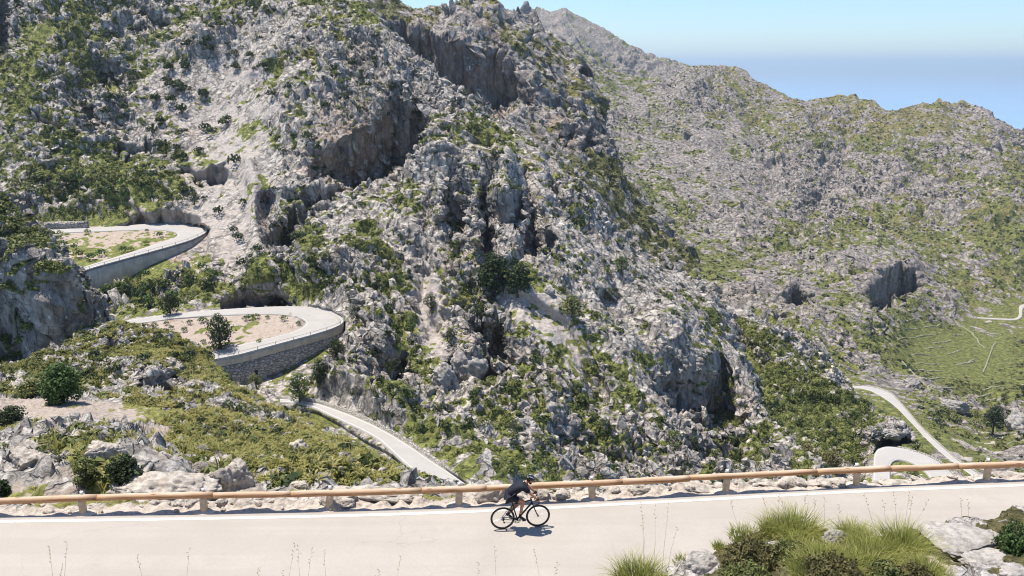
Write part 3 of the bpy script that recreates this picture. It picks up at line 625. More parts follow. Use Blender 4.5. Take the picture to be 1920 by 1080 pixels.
def strip(name, A, B, mat, lift, nx=7, skirt=.5, crown=.0):
    """a surfaced strip between two edge lines, with a skirt down into the ground on both sides"""
    n = len(A); rows = []
    for k in range(nx):
        t = k / (nx - 1)
        q = A * (1 - t) + B * t; q = q.copy(); q[:, 2] += lift + crown * 4 * t * (1 - t)
        rows.append(q)
    a = rows[0].copy(); a[:, 2] -= skirt; b = rows[-1].copy(); b[:, 2] -= skirt
    V = np.stack([a] + rows + [b], 0); R = len(V)
    idx = np.arange(R * n).reshape(R, n)
    f = np.stack([idx[:-1, :-1], idx[:-1, 1:], idx[1:, 1:], idx[1:, :-1]], -1).reshape(-1, 4)
    return tag(mesh_np(name, V.reshape(-1, 3), f, mat, False), kind='structure')

def road_material(name, base, scale, crack=.5):
    m, nt, out = new_mat(name); g = NG(nt); p = g.pos()
    n = g.noise(p, .35 * scale, 5, .6); n2 = g.noise(p, 14 * scale, 4, .7)
    c = g.mix(g.ramp(n, .3, .7), tuple(x * .93 for x in base), tuple(x * 1.05 for x in base))
    c = g.mix(g.ramp(n2, .35, .75, 0, .35), c, tuple(x * .80 for x in base))
    st = g.noise(g.vec(p, (.12, 1.0, 1.0)), .9 * scale, 4, .6)
    c = g.mix(g.ramp(st, .55, .75, 0, .22), c, tuple(x * .82 for x in base))
    tr = g.ramp(g.noise(g.vec(p, (.05, 1.6, 0)), 1.0 * scale, 3, .5), .45, .62, 0, .35); c = g.mix(tr, c, tuple(x * .86 for x in base))
    pt = g.ramp(g.noise(p, .9 * scale, 6, .7), .56, .66, 0, .22); c = g.mix(pt, c, tuple(x * .78 for x in base))
    if crack:
        wob = g.n('ShaderNodeVectorMath', operation='ADD'); g.l(p, wob.inputs[0])
        nz = g.n('ShaderNodeTexNoise'); g.l(p, nz.inputs['Vector']); nz.inputs['Scale'].default_value = 1.3 * scale; nz.inputs['Detail'].default_value = 6
        sc = g.n('ShaderNodeVectorMath', operation='MULTIPLY'); g.l(nz.outputs['Color'], sc.inputs[0]); sc.inputs[1].default_value = (1.0, 1.0, 0)
        g.l(sc.outputs[0], wob.inputs[1])
        e = g.vor(g.vec(wob.outputs[0], (.20, .42, 0)), 1.0 * scale, 'DISTANCE_TO_EDGE')
        mask = g.ramp(g.noise(p, .22 * scale, 2, .5), .50, .60)
        c = g.mix(g.math('MULTIPLY', g.math('MULTIPLY', g.ramp(e, .0015, .007, 1, 0), mask), crack), c, (.10, .095, .085))
    g.l(g.bsdf(c, .85, g.bump(n2, .25, .01), .25), out.inputs[0])
    return m

MAT['road_far'] = road_material('pale_asphalt', (.36, .338, .31), .5, 0)
MAT['road'] = road_material('sunbleached_asphalt', (.355, .318, .275), 1.0, .16)
MAT['paint'] = plain_mat('white_road_paint', (.74, .74, .72), .6, var=.06, scale=3)

def road_pair(name, OUT, INN, pl, n, lift=.25):
    A = resample(on_pl(pl, OUT), n); B = resample(on_pl(pl, INN), n)
    strip(name, A, B, MAT['road_far'], lift)
    for E, G in ((A, B), (B, A)):
        d = G - E; L = np.linalg.norm(d, axis=1)[:, None]; d = d / np.maximum(L, .01)
        strip('road_marking', E + d * .35, E + d * .42, MAT['paint'], lift + .006, 2, .004)
    return A, B

h1a, h1b = road_pair('upper_hairpin_road', H1_OUT, H1_IN, H1_PL, 130)
h2a, h2b = road_pair('lower_hairpin_road', H2_OUT, H2_IN, H2_PL, 130)
lra, lrb = road_pair('descending_road', LR_OUT, LR_IN, LR_PL, 70)
rha, rhb = road_pair('bottom_hairpin_road', RH_OUT, RH_IN, RH_PL, 90)
fra, frb = road_pair('canyon_road', FR_R, FR_L, FR_PL, 80)
strip('valley_road', resample(on_pl(VR_PL, VR_O), 40), resample(on_pl(VR_PL, VR_I), 40), MAT['road_far'], .4, 5, .8)

def ribbon(name, A, inward, h_up, h_dn, thick, mat, parent=None, a=0.0, b=1.0, off=0.0):
    """a wall standing along line A: top h_up above it, foot h_dn below it"""
    n = len(A); i0, i1 = int(a * (n - 1)), int(b * (n - 1))
    A = A[i0:i1 + 1]; I = inward[i0:i1 + 1]
    h_up = np.broadcast_to(np.asarray(h_up, float), (n,))[i0:i1 + 1]; h_dn = np.broadcast_to(np.asarray(h_dn, float), (n,))[i0:i1 + 1]
    o = A + I * off; q = o + I * thick
    z = np.zeros_like(A); up = z.copy(); up[:, 2] = h_up; dn = z.copy(); dn[:, 2] = -h_dn
    V = np.stack([o + dn, o + dn * .5 + up * .5, o + up, q + up, q + dn * .5 + up * .5, q + dn], 0)
    R, m = V.shape[:2]; idx = np.arange(R * m).reshape(R, m)
    f = np.stack([idx[:-1, :-1], idx[:-1, 1:], idx[1:, 1:], idx[1:, :-1]], -1).reshape(-1, 4)
    f = np.concatenate([f, [[idx[0, 0], idx[1, 0], idx[4, 0], idx[5, 0]], [idx[1, 0], idx[2, 0], idx[3, 0], idx[4, 0]],
                            [idx[0, -1], idx[1, -1], idx[4, -1], idx[5, -1]], [idx[1, -1], idx[2, -1], idx[3, -1], idx[4, -1]]]])
    return mesh_np(name, V.reshape(-1, 3), f, mat, False, parent=parent)

def inward_of(A, B):
    d = B - A; d[:, 2] = 0
    return d / np.maximum(np.linalg.norm(d, axis=1), .01)[:, None]

def wall_mat(name, base, stones, scale=1.0):
    m, nt, out = new_mat(name); g = NG(nt); p = g.pos()
    n = g.noise(p, .5, 5, .65)
    c = g.mix(g.ramp(n, .3, .7), tuple(x * .8 for x in base), tuple(x * 1.15 for x in base))
    st = g.noise(g.vec(p, (1, 1, .05)), .55, 4, .6)
    c = g.mix(g.ramp(st, .50, .72, 0, .55), c, tuple(x * .5 for x in base))
    h = n
    if stones:
        q = g.vec(p, (1, 1, 1.7))
        e = g.vor(q, 1.15 * scale, 'DISTANCE_TO_EDGE')
        cc = g.n('ShaderNodeTexVoronoi'); g.l(q, cc.inputs['Vector']); cc.inputs['Scale'].default_value = 1.15 * scale
        sep = g.n('ShaderNodeSeparateColor'); g.l(cc.outputs['Color'], sep.inputs[0])
        c = g.mix(g.ramp(sep.outputs[0], 0, 1, 0, .6), c, tuple(x * 1.5 for x in base))
        c = g.mix(g.ramp(e, .02, .10, .75, 0), c, (.07, .068, .065))
        h = g.ramp(e, 0, .2)
    g.l(g.bsdf(c, .9, g.bump(h, .8, .25 if stones else .1), .15), out.inputs[0])
    return m
MAT['concrete'] = wall_mat('weathered_concrete', (.46, .41, .345), False)
MAT['masonry'] = wall_mat('stone_masonry', (.45, .405, .345), True)
MAT['drystone'] = wall_mat('dry_stone', (.40, .37, .33), True, 2.0)
MAT['fieldwall'] = plain_mat('pale_field_stone', (.215, .21, .135), .95, var=.3, scale=1.2)
MAT['kerb'] = plain_mat('pale_kerb', (.46, .44, .42), .9, var=.12, scale=2)
MAT['steel'] = plain_mat('grey_steel', (.33, .33, .33), .5, .6)
MAT['dark'] = plain_mat('dark_opening', (.02, .02, .02), .9)

# upper wall: plain concrete, lower wall: concrete band over stone masonry
ia = inward_of(h1a, h1b.copy()); ib = inward_of(h2a, h2b.copy())
s1 = np.linspace(0, 1, len(h1a))
w1 = empty('retaining_wall', tuple(h1a[95] - np.array([0, 0, 6.0])))
def keep(o, parent):                      # world-space mesh under a moved Empty
    o.matrix_parent_inverse = Matrix.Translation(parent.location).inverted(); return o
tag(w1, 'tall plain concrete retaining wall with vertical water stains, holding up the upper hairpin', 'retaining wall')
keep(ribbon('wall_face', h1a, ia, .15, np.interp(s1, [.5, .56, .7, .9, 1], [3.5, 5.5, 7, 8, 8]), .7, MAT['concrete'], w1, .515, 1.0), w1)
keep(ribbon('kerb', h1a, ia, .42, -.16, .35, MAT['kerb'], w1, .50, 1.0, -.04), w1)
w2 = empty('retaining_wall', tuple(h2a[95] - np.array([0, 0, 8.0])))
tag(w2, 'curved retaining wall of grey stone masonry under a concrete band, holding up the lower hairpin', 'retaining wall')
s2 = np.linspace(0, 1, len(h2a))
keep(ribbon('masonry_face', h2a, ib, -1.5, np.interp(s2, [.5, .58, .68, .8, 1], [4, 6, 10, 11, 11]), .7, MAT['masonry'], w2, .53, 1.0, .02), w2)
keep(ribbon('concrete_band', h2a, ib, .15, 1.5, .7, MAT['concrete'], w2, .50, 1.0, -.05), w2)
keep(ribbon('kerb', h2a, ib, .42, -.16, .35, MAT['kerb'], w2, .49, 1.0, -.09), w2)
k = int(.845 * len(h2a)); c = h2a[k]
dr = MB().box(0, 0, 0, .5, .5, .9).build('drain_opening', MAT['dark'], w2); dr.matrix_parent_inverse = Matrix.Translation(w2.location).inverted(); dr.location = (c[0] - .05, c[1] - .12, c[2] - 4.6)

def edge_rail(A, inward, a, b, label, spacing=4.0):
    n = len(A); i0, i1 = int(a * (n - 1)), int(b * (n - 1))
    L = A[i0:i1 + 1] + inward[i0:i1 + 1] * .12
    d = np.r_[0, np.cumsum(np.linalg.norm(np.diff(L, axis=0), axis=1))]
    root = empty('guard_rail', tuple(L[len(L) // 2])); tag(root, label, 'guard rail')
    o0 = Vector(L[len(L) // 2])
    MB().tube([Vector(p) - o0 + Vector((0, 0, .95)) for p in L], .045, 6).build('rail', MAT['steel'], root)
    pm = MB().box(0, 0, .5, .10, .10, 1.0).mesh('post', MAT['steel'], False)
    for q in np.arange(.5, d[-1], spacing):
        p = [np.interp(q, d, L[:, k]) for k in range(3)]
        po = link(bpy.data.objects.new('post', pm), root); po.location = Vector(p) - o0
    return root
edge_rail(h1a, ia, .50, .97, 'thin dark rail on short posts along the outer edge of the upper hairpin')
edge_rail(h2a, ib, .50, .95, 'thin dark rail on short posts along the outer edge of the lower hairpin')

il = inward_of(lra, lrb.copy())
tag(ribbon('stone_parapet', lra, il, .85, 2.5, .5, MAT['drystone'], None, .08, 1.0, -.5), 'low weathered stone parapet curving down along the road below the masonry wall', 'parapet')
irh = inward_of(rha, rhb.copy()); ifr = inward_of(fra, frb.copy())
tag(ribbon('stone_parapet', rha, irh, .45, 2.0, .5, MAT['drystone'], None, .55, 1.0, -.5), 'low pale parapet round the outer bend of the bottom right hairpin', 'parapet')
tag(ribbon('stone_parapet', fra, ifr, .8, 2.5, .5, MAT['drystone'], None, .1, .98, -.5), 'long low parapet beside the straight road descending into the valley', 'parapet')
uw = resample(on_plane(np.array([84, 110, 140, 166]), np.array([431, 430, 429.5, 428.5]), *H1_PL), 14)
tag(ribbon('stone_wall', uw, np.tile([0, 1, 0], (14, 1)).astype(float), 2.2, .5, .6, MAT['masonry']), 'short grey masonry wall on the far side of the upper hairpin road', 'wall')

# dry stone walls dividing the valley fields
DW = [scl(p, 4, 1500, 430) for p in ([(785, 690), (865, 665)], [(940, 690), (1040, 680)], [(740, 750), (900, 735), (1070, 715)], [(945, 890), (1090, 875)], [(1110, 935), (1170, 915), (1220, 900)], [(850, 935), (1010, 940)], [(1160, 790), (1240, 785)],
      [(1120, 670), (1250, 740), (1310, 800), (1350, 860), (1390, 890)], [(1455, 840), (1420, 920), (1395, 1000), (1365, 1065)], [(630, 690), (700, 780), (740, 830)], [(860, 1050), (1080, 1065)], [(1200, 1015), (1310, 970)], [(1420, 780), (1510, 780)], [(1300, 750), (1380, 770)], [(750, 815), (900, 800), (1040, 780)], [(1010, 850), (1140, 835)], [(880, 1000), (1060, 1010)])]
DW += [scl(p, 4.5, 1500, 680) for p in ([(860, -20), (970, 100), (1030, 160), (1095, 225)], [(1065, 215), (1310, 210)], [(1070, 140), (1230, 120)], [(1530, 235), (1690, 195)], [(1500, 290), (1610, 258)], [(1560, 325), (1700, 300)], [(1330, 15), (1480, -20)])]
DWL = {7: 'bent stone wall running down beside the big crag across the green valley field', 8: 'straight stone wall climbing the right part of the green valley field', 17: 'long straight stone wall dropping from the foot of the crag to the pink boulders', 9: 'broken stone wall going up from the field towards the dark crag'}
for i, pts in enumerate(DW):
    P3 = []
    for (xa, ya), (xb, yb) in zip(pts[:-1], pts[1:]):
        for t in np.linspace(0, 1, 12, endpoint=False): P3.append(at(far, xa + (xb - xa) * t, ya + (yb - ya) * t)[0])
    P3.append(at(far, *pts[-1])[0]); P3 = np.array(P3); P3[1:-1] = (P3[:-2] + P3[1:-1] + P3[2:]) / 3
    P3[:, 2] += RNG.uniform(-.25, .25, len(P3))
    d = np.gradient(P3, axis=0); I = np.stack([-d[:, 1], d[:, 0], 0 * d[:, 0]], -1); I /= np.linalg.norm(I, axis=1)[:, None] + 1e-6
    o = ribbon('dry_stone_wall', P3, I, .5, 1.5, .8, MAT['fieldwall'])
    tag(o, DWL.get(i, 'short pale dry stone terrace wall crossing the green valley field'), 'stone wall', 'dry stone walls in the valley fields')

# ------------------------------------------------------------------ sea and air
m, nt, out = new_mat('sea_water'); g = NG(nt)
wn = g.noise(g.vec(g.pos(), (.004, .0006, 1)), 1.0, 4, .6)
g.l(g.bsdf(g.mix(g.ramp(wn, .3, .7), (.20, .34, .53), (.23, .38, .57)), .35, g.bump(g.noise(g.pos(), .02, 3, .6), .2, 3.0), .4), out.inputs[0]); MAT['sea'] = m
me = bpy.data.meshes.new('sea'); R = 90000
me.from_pydata([(-R, -3000, -460), (R, -3000, -460), (R, R * 1.3, -460), (-R, R * 1.3, -460)], [], [(0, 1, 2, 3)]); me.materials.append(MAT['sea'])
tag(link(bpy.data.objects.new('sea', me)), kind='structure')
m, nt, out = new_mat('haze_air'); g = NG(nt)
vp = nt.nodes.new('ShaderNodeVolumePrincipled'); vp.inputs['Color'].default_value = (.68, .85, 1, 1); vp.inputs['Density'].default_value = HAZE; vp.inputs['Anisotropy'].default_value = .25
nt.links.new(vp.outputs[0], out.inputs['Volume']); MAT['haze'] = m
if HAZE:
    b = MB(); b.box(0, 58000, -125, 2 * R + 400, 122500, 680); tag(b.build('haze', m, None, False), kind='stuff')
# ------------------------------------------------------------------ plants
def rot_np(az, tilt=None):
    c, s = np.cos(az), np.sin(az)
    R = np.zeros((len(az), 3, 3)); R[:, 0, 0] = c; R[:, 0, 1] = -s; R[:, 1, 0] = s; R[:, 1, 1] = c; R[:, 2, 2] = 1
    return R

def leaf_quads(pos, nrm, size, rng, asp=1.0):
    """quads centred on pos facing nrm -> (n,4,3)"""
    n = len(pos)
    nrm = nrm / (np.linalg.norm(nrm, axis=1)[:, None] + 1e-9)
    a = np.cross(nrm, rng.normal(size=(n, 3))); a /= np.linalg.norm(a, axis=1)[:, None] + 1e-9
    b = np.cross(nrm, a)
    s = (size * rng.uniform(.6, 1.3, n))[:, None]
    j = rng.uniform(.7, 1.3, (4, n, 1))
    return np.stack([pos + a * s * asp * j[0], pos + b * s * .8 * j[1], pos - a * s * asp * j[2], pos - b * s * .8 * j[3]], 1)

def shrub_template(N, seed, flat=.75, leaf=1.5):
    r = np.random.default_rng(seed)
    d = r.normal(size=(N, 3)); d /= np.linalg.norm(d, axis=1)[:, None]; d[:, 2] = np.abs(d[:, 2]) * 1.1 - .25
    lump = perlin(d * 1.6 + seed * 3.1) * .5
    rad = (.82 + lump) * r.uniform(.55, 1.05, N) ** .5
    p = d * rad[:, None]; p[:, 2] *= flat; p[:, 2] += .12
    nr = d * 1.0 + r.normal(size=(N, 3)) * .55 + np.array([0, 0, .35])
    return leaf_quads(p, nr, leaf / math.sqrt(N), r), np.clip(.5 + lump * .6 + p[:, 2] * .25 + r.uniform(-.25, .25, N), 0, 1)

def tussock_template(N, seed):
    """grass clump: each blade a bent strip of two quads"""
    r = np.random.default_rng(seed); Q = []; T = []
    for i in range(N):
        az = r.uniform(0, 2 * math.pi); ln = r.uniform(.7, 1.15); lean = r.uniform(.15, .95)
        o = np.array([math.cos(az), math.sin(az), 0]); side = np.array([-o[1], o[0], 0]) * .07
        b0 = o * r.uniform(0, .3); b1 = b0 + o * lean * .45 * ln + np.array([0, 0, .6 * ln]); b2 = b1 + o * lean * .7 * ln + np.array([0, 0, (.42 - .45 * lean) * ln])
        Q.append([b0 - side, b0 + side, b1 + side, b1 - side]); Q.append([b1 - side, b1 + side, b2 + side * .1, b2 - side * .1])
        t = r.uniform(.3, 1); T += [t, t]
    return np.array(Q), np.array(T)

def merge_instances(name, templates, which, pos, size, az, tint, mat, squash=None):
    V = []; A = []
    for k, (q, tq) in enumerate(templates):
        m = which == k
        if not m.any(): continue
        v = q.reshape(-1, 3)
        R = rot_np(az[m])
        w = np.einsum('nij,vj->nvi', R, v) * size[m][:, None, None]
        if squash is not None: w[..., 2] *= squash[m][:, None]
        w += pos[m][:, None, :]
        V.append(w.reshape(-1, 3))
        t = np.repeat(tq, 4)[None, :] * .6 + tint[m][:, None] * .4
        A.append(t.ravel())
    V = np.concatenate(V); A = np.concatenate(A)
    f = np.arange(len(V)).reshape(-1, 4)
    return mesh_np(name, V, f, mat, False, dict(tint=A))

def scatter_points(s, n, rng, mask=None, margin=60, size_bias=0):
    P = s.P; px, py = project(P)
    ok = (px > -margin) & (px < 1920 + margin) & (py > -margin) & (py < 1080 + margin)
    view = P / np.linalg.norm(P, axis=-1)[..., None]
    facing = -(view * s.N).sum(-1)
    w = s.area * np.where(facing > .02, 1.0, .0) * ok
    w[0] = w[-1] = 0; w[:, 0] = w[:, -1] = 0
    w = w * (mask if mask is not None else sstep(.45, .75, s.veg)) * sstep(.4, .1, s.soil) * sstep(.08, .3, s.am)
    w = w.ravel(); w = w / w.sum()
    i = rng.choice(len(w), n, p=w)
    p = P.reshape(-1, 3)[i].copy()
    j = s.P.shape[1]
    cell = np.sqrt(s.area.ravel()[i])
    p[:, :2] += rng.uniform(-.5, .5, (n, 2)) * np.minimum(cell, 2.0)[:, None]
    return p, i

LEAF = {}
LEAF['scrub'] = leaf_mat('scrub_leaves', (.055, .065, .02), (.235, .262, .08), (.31, .27, .10))
LEAF['dark'] = leaf_mat('dark_leaves', (.014, .026, .010), (.070, .098, .032))
LEAF['bright'] = leaf_mat('bright_leaves', (.030, .060, .016), (.13, .20, .055))
LEAF['grey'] = leaf_mat('greyish_leaves', (.035, .05, .025), (.13, .155, .075))
LEAF['far'] = leaf_mat('far_scrub_leaves', (.06, .066, .026), (.22, .21, .072), (.27, .22, .09))
LEAF['grass'] = leaf_mat('tussock_grass', (.185, .18, .05), (.47, .43, .145), (.62, .51, .26), .45)
LEAF['brown'] = leaf_mat('brownish_leaves', (.06, .058, .022), (.23, .20, .075), (.30, .21, .10))
MAT['bark'] = plain_mat('bark', (.10, .075, .055), .9, var=.3, scale=6)

T_SM = [shrub_template(14, 100 + k) for k in range(5)]
T_MD = [shrub_template(34, 200 + k) for k in range(6)]
T_LG = [shrub_template(90, 300 + k, .8, 1.6) for k in range(6)]
T_GR = [tussock_template(16, 400 + k) for k in range(5)]

def scrub(sheet, name, n, tmpl, mat, smin, smax, label, seed, mask=None, power=2.0, sq=(.7, 1.15), cat='scrub'):
    rng = np.random.default_rng(seed)
    p, i = scatter_points(sheet, n, rng, mask)
    size = smin + (smax - smin) * rng.uniform(0, 1, n) ** power
    p[:, 2] -= size * .12
    clump = np.clip(.5 + .9 * perlin(p / 14.0, 71) + .5 * perlin(p / 4.0, 72), 0, 1)
    o = merge_instances(name, tmpl, rng.integers(0, len(tmpl), n), p, size, rng.uniform(0, 6.28, n), clump, mat, rng.uniform(*sq, n))
    tag(o, label, cat, None, 'stuff'); return o

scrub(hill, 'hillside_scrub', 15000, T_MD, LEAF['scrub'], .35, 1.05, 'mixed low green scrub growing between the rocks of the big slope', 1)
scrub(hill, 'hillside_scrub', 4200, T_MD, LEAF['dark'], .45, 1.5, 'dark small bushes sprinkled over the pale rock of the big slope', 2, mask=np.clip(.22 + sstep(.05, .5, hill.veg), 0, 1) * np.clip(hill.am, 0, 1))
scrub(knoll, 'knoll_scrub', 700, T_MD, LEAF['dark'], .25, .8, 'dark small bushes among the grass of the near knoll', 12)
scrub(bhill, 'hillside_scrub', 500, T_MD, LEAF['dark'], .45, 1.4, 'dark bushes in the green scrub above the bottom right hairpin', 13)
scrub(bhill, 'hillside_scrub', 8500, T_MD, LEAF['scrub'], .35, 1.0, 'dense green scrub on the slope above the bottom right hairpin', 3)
scrub(far, 'mountain_scrub', 15000, T_SM, LEAF['far'], .7, 2.4, 'sparse low scrub dotted over the far mountain side', 4, sq=(.5, .9))
scrub(far, 'mountain_scrub', 3200, T_SM, LEAF['dark'], 1.0, 2.6, 'dark bushes dotted over the far mountain side', 5, mask=np.clip(.25 + far.veg, 0, 1) * (1 - far.dry))
scrub(spur, 'spur_scrub', 3500, T_SM, LEAF['far'], .6, 2.0, 'low scrub on the middle spur above the dark cliff', 6)
scrub(crag, 'crag_scrub', 1500, T_MD, LEAF['scrub'], .3, 1.0, 'olive scrub on the dark crag at the left edge', 7)
scrub(knoll, 'knoll_scrub', 4200, T_MD, LEAF['scrub'], .22, .75, 'low green scrub covering the near knoll', 8, power=2.5)
scrub(knoll, 'tussock_grass', 12000, T_GR, LEAF['grass'], .25, .6, 'olive and straw coloured tussock grass covering the near knoll', 9, mask=sstep(.4, .7, knoll.veg) * np.clip(knoll.dry * 1.6, .12, 1), cat='grass')

# --- loose and fractured limestone blocks, past counting
def hull_template(seed, long=False):
    r = np.random.default_rng(seed); b = bmesh.new(); sc = np.array([1.0, r.uniform(.55, .9), r.uniform(.45, .8)]) if not long else np.array([1.0, r.uniform(.32, .5), r.uniform(.22, .36)])
    for _ in range(13):
        v = r.normal(size=3); v /= np.linalg.norm(v); b.verts.new(v * r.uniform(.75, 1.1) * sc)
    bmesh.ops.convex_hull(b, input=b.verts); bmesh.ops.triangulate(b, faces=b.faces)
    t = np.array([[v.co[:] for v in f.verts] for f in b.faces]); b.free(); return t
T_RK = [hull_template(700 + k) for k in range(14)]
def rubble(sheet, n, smin, smax, power, seed, mat, label, sink=.25, mask=None, tm=None, scat=.45):
    tm = tm or T_RK
    rng = np.random.default_rng(seed)
    m = (mask if mask is not None else np.clip(1.0 - sheet.veg * .85, 0, 1) * (1 - .8 * sheet.clf) * sheet.am ** 2) * np.clip(.15 + 1.2 * sstep(-.2, .5, perlin(sheet.P.reshape(-1, 3) / (14 * smax), 91).reshape(sheet.veg.shape)), 0, 1)
    p, i = scatter_points(sheet, n, rng, m)
    size = smin + (smax - smin) * rng.uniform(0, 1, n) ** power
    which = rng.integers(0, len(tm), n)
    # long axis near the dip of the beds, with scatter
    ax = FL[2][None] * np.sign(rng.uniform(-.4, 1, n))[:, None] + rng.normal(size=(n, 3)) * scat; ax /= np.linalg.norm(ax, axis=1)[:, None]
    bx = np.cross(ax, rng.normal(size=(n, 3))); bx /= np.linalg.norm(bx, axis=1)[:, None]; cx = np.cross(ax, bx)
    R = np.stack([ax, bx, cx], -1); nn = sheet.N.reshape(-1, 3)[i]; p = p - nn * (size * sink)[:, None] + np.array([0, 0, 0])
    V = []
    for k, t in enumerate(tm):
        q = which == k; V.append((np.einsum('nij,vj->nvi', R[q], t.reshape(-1, 3)) * size[q][:, None, None] + p[q][:, None]).reshape(-1, 3))
    V = np.concatenate(V); o = mesh_np('rubble', V, np.arange(len(V)).reshape(-1, 3), mat, False); return tag(o, label, 'rocks', None, 'stuff')
T_LONG = [hull_template(760 + k, True) for k in range(12)]
rubble(hill, 800, 1.8, 6.0, 2.2, 47, MAT['slope'], 'long tilted limestone ribs standing out of the big slope', .24, None, T_LONG, .2)
rubble(far, 260, 6, 16, 2.2, 48, MAT['far'], 'long limestone ledges on the far mountain side', .26, None, T_LONG, .3)
rubble(spur, 260, 4, 12, 2.2, 49, MAT['spur'], 'long limestone ribs on the middle spur', .14, None, T_LONG, .2)
rubble(hill, 19000, .28, 2.3, 3.0, 41, MAT['slope'], 'fractured pale limestone blocks covering the big slope')
rubble(bhill, 2600, .28, 1.7, 3.0, 42, MAT['slope'], 'limestone blocks on the slope above the bottom right hairpin')
rubble(far, 9000, .9, 4.6, 2.6, 43, MAT['far'], 'limestone blocks and ledges covering the far mountain side', .3)
rubble(spur, 4500, .7, 4.2, 3.0, 44, MAT['spur'], 'limestone blocks on the middle spur', .3)
rubble(knoll, 2600, .10, .9, 3.2, 45, MAT['knoll'], 'pale stones lying over the near knoll', .25, np.clip(1.0 - knoll.veg * .85, 0, 1) * (1 - .97 * np.exp(-((knoll.PX - 300) / 130) ** 2 - ((knoll.PY - 925) / 45) ** 2)))
rubble(crag, 900, .25, 1.4, 3.0, 46, MAT['slope'], 'limestone blocks on the crag at the left edge')
# --- single shrubs one can point at
def shrub_mesh(name, N, seed, mat, flat=.8):
    q, t = shrub_template(N, seed, flat, 1.7)
    return mesh_np(name, q.reshape(-1, 3), np.arange(len(q) * 4).reshape(-1, 4), mat, False, dict(tint=np.repeat(t, 4)), make=False)
SHR = {m: [shrub_mesh('shrub', 150, 500 + 10 * j + k, LEAF[m], (.85, .75, .95)[k % 3]) for k in range(4)] for j, m in enumerate(('dark', 'scrub', 'bright', 'brown', 'grey'))}
def put_shrub(sheet, px, py, wpx, mat, label, group=None, hr=.9, rng=random):
    p, n = at(sheet, px, py)
    o = link(bpy.data.objects.new('shrub', rng.choice(SHR[mat])))
    r = wpx * .5 * p.y / F
    o.location = p + Vector((0, 0, r * .25)) + n * (r * .3); o.scale = (r, r, r * hr * rng.uniform(1.05, 1.4)); o.rotation_euler = (0, 0, rng.uniform(0, 6.28))
    return tag(o, label, 'shrub', group)

SLAB = [(235, 52), (223, 63), (175, 63), (158, 64), (194, 25), (206, 24), (125, 75), (104, 92), (144, 93), (100, 104), (114, 110), (155, 76), (158, 79), (168, 82), (171, 103), (173, 123), (190, 88), (248, 64), (191, 42), (192, 88), (150, 136), (172, 148), (160, 95), (142, 123), (150, 114), (116, 92), (108, 135)]
SLAB = [(int(x * 2), int(y * 2)) for x, y in SLAB] + [(352, 85), (392, 78), (395, 92), (438, 100), (352, 122), (318, 128), (445, 125), (470, 104), (384, 172), (348, 170), (330, 160), (290, 185), (342, 206), (300, 228), (398, 250), (342, 247), (312, 274), (296, 268), (346, 296), (370, 282), (330, 278), (438, 303), (430, 222), (420, 232), (382, 240), (250, 145), (205, 185), (232, 205), (174, 238), (165, 205), (140, 250), (440, 432), (446, 446), (486, 470), (450, 495), (455, 380), (412, 397), (545, 104), (512, 178), (540, 165), (575, 260), (610, 200), (650, 185), (690, 160), (735, 165), (660, 120), (700, 110)]
for k, (x, y) in enumerate(SLAB):
    put_shrub(hill, x + random.uniform(-3, 3), y + 3, random.uniform(17, 29), 'dark', 'dark green shrub dotted among many on the pale rock face above the hairpins', 'dark shrubs on the pale rock face')
rgen = random.Random(5)
def ring(sheet, pts, mats, w, label, group):
    for x, y in pts: put_shrub(sheet, x, y, rgen.uniform(*w), rgen.choice(mats), label, group, .9, rgen)
def blob(n, x, y, rx, ry): return [(x + rx * math.sqrt(rgen.random()) * math.cos(a), y + ry * math.sqrt(rgen.random()) * math.sin(a)) for a in [rgen.uniform(0, 6.28) for _ in range(n)]]
ring(hill, [(232, 470), (245, 468), (272, 458), (300, 442), (120, 460), (128, 475), (150, 480), (170, 485), (190, 478), (110, 450), (140, 465)], ['scrub', 'bright'], (12, 24), 'round green shrub on the earth island inside the upper hairpin', 'shrubs inside the upper hairpin')
ring(hill, [(96, 436), (110, 439), (125, 440), (162, 437), (275, 434)], ['scrub'], (9, 15), 'small shrub in a row along the inner edge of the upper hairpin road', 'shrubs along the upper hairpin road')
ring(hill, [(380, 642), (372, 648), (345, 620), (355, 606), (378, 603), (460, 600), (470, 598), (480, 596), (500, 595), (530, 599), (560, 607), (486, 640), (390, 655), (290, 612), (310, 608), (320, 616)], ['scrub', 'bright'], (9, 20), 'small green shrub on the gravel island inside the lower hairpin', 'shrubs inside the lower hairpin')
ring(hill, blob(16, 110, 355, 80, 22) + blob(16, 230, 345, 70, 22), ['scrub', 'dark', 'bright'], (16, 30), 'green bush in the thicket on the bench above the upper hairpin', 'bushes on the bench above the upper hairpin')
ring(hill, blob(14, 330, 370, 60, 14), ['dark', 'scrub'], (10, 22), 'bush at the edge of the bare earth above the upper hairpin', 'bushes on the bare earth above the upper hairpin')
ring(hill, blob(24, 250, 545, 90, 26) + blob(10, 380, 520, 30, 26), ['scrub', 'dark', 'bright'], (14, 30), 'green bush between the concrete wall and the lower hairpin road', 'bushes below the concrete wall')
ring(hill, blob(18, 560, 490, 50, 60), ['dark', 'scrub'], (14, 28), 'bush on the green strip right of the smooth rock slab', 'bushes right of the smooth slab')
ring(hill, blob(20, 950, 780, 200, 70), ['dark', 'scrub'], (14, 30), 'bush among the rocks of the lower slope behind the cyclist', 'bushes on the lower slope')
ring(hill, blob(16, 1200, 830, 160, 50), ['dark', 'scrub', 'grey'], (14, 30), 'bush low on the slope above the middle of the log rail', 'bushes above the log rail')
ring(hill, blob(12, 1130, 500, 100, 50), ['dark', 'scrub'], (10, 22), 'bush on the stony shoulder right of the narrow dark gullies', 'bushes on the stony shoulder')
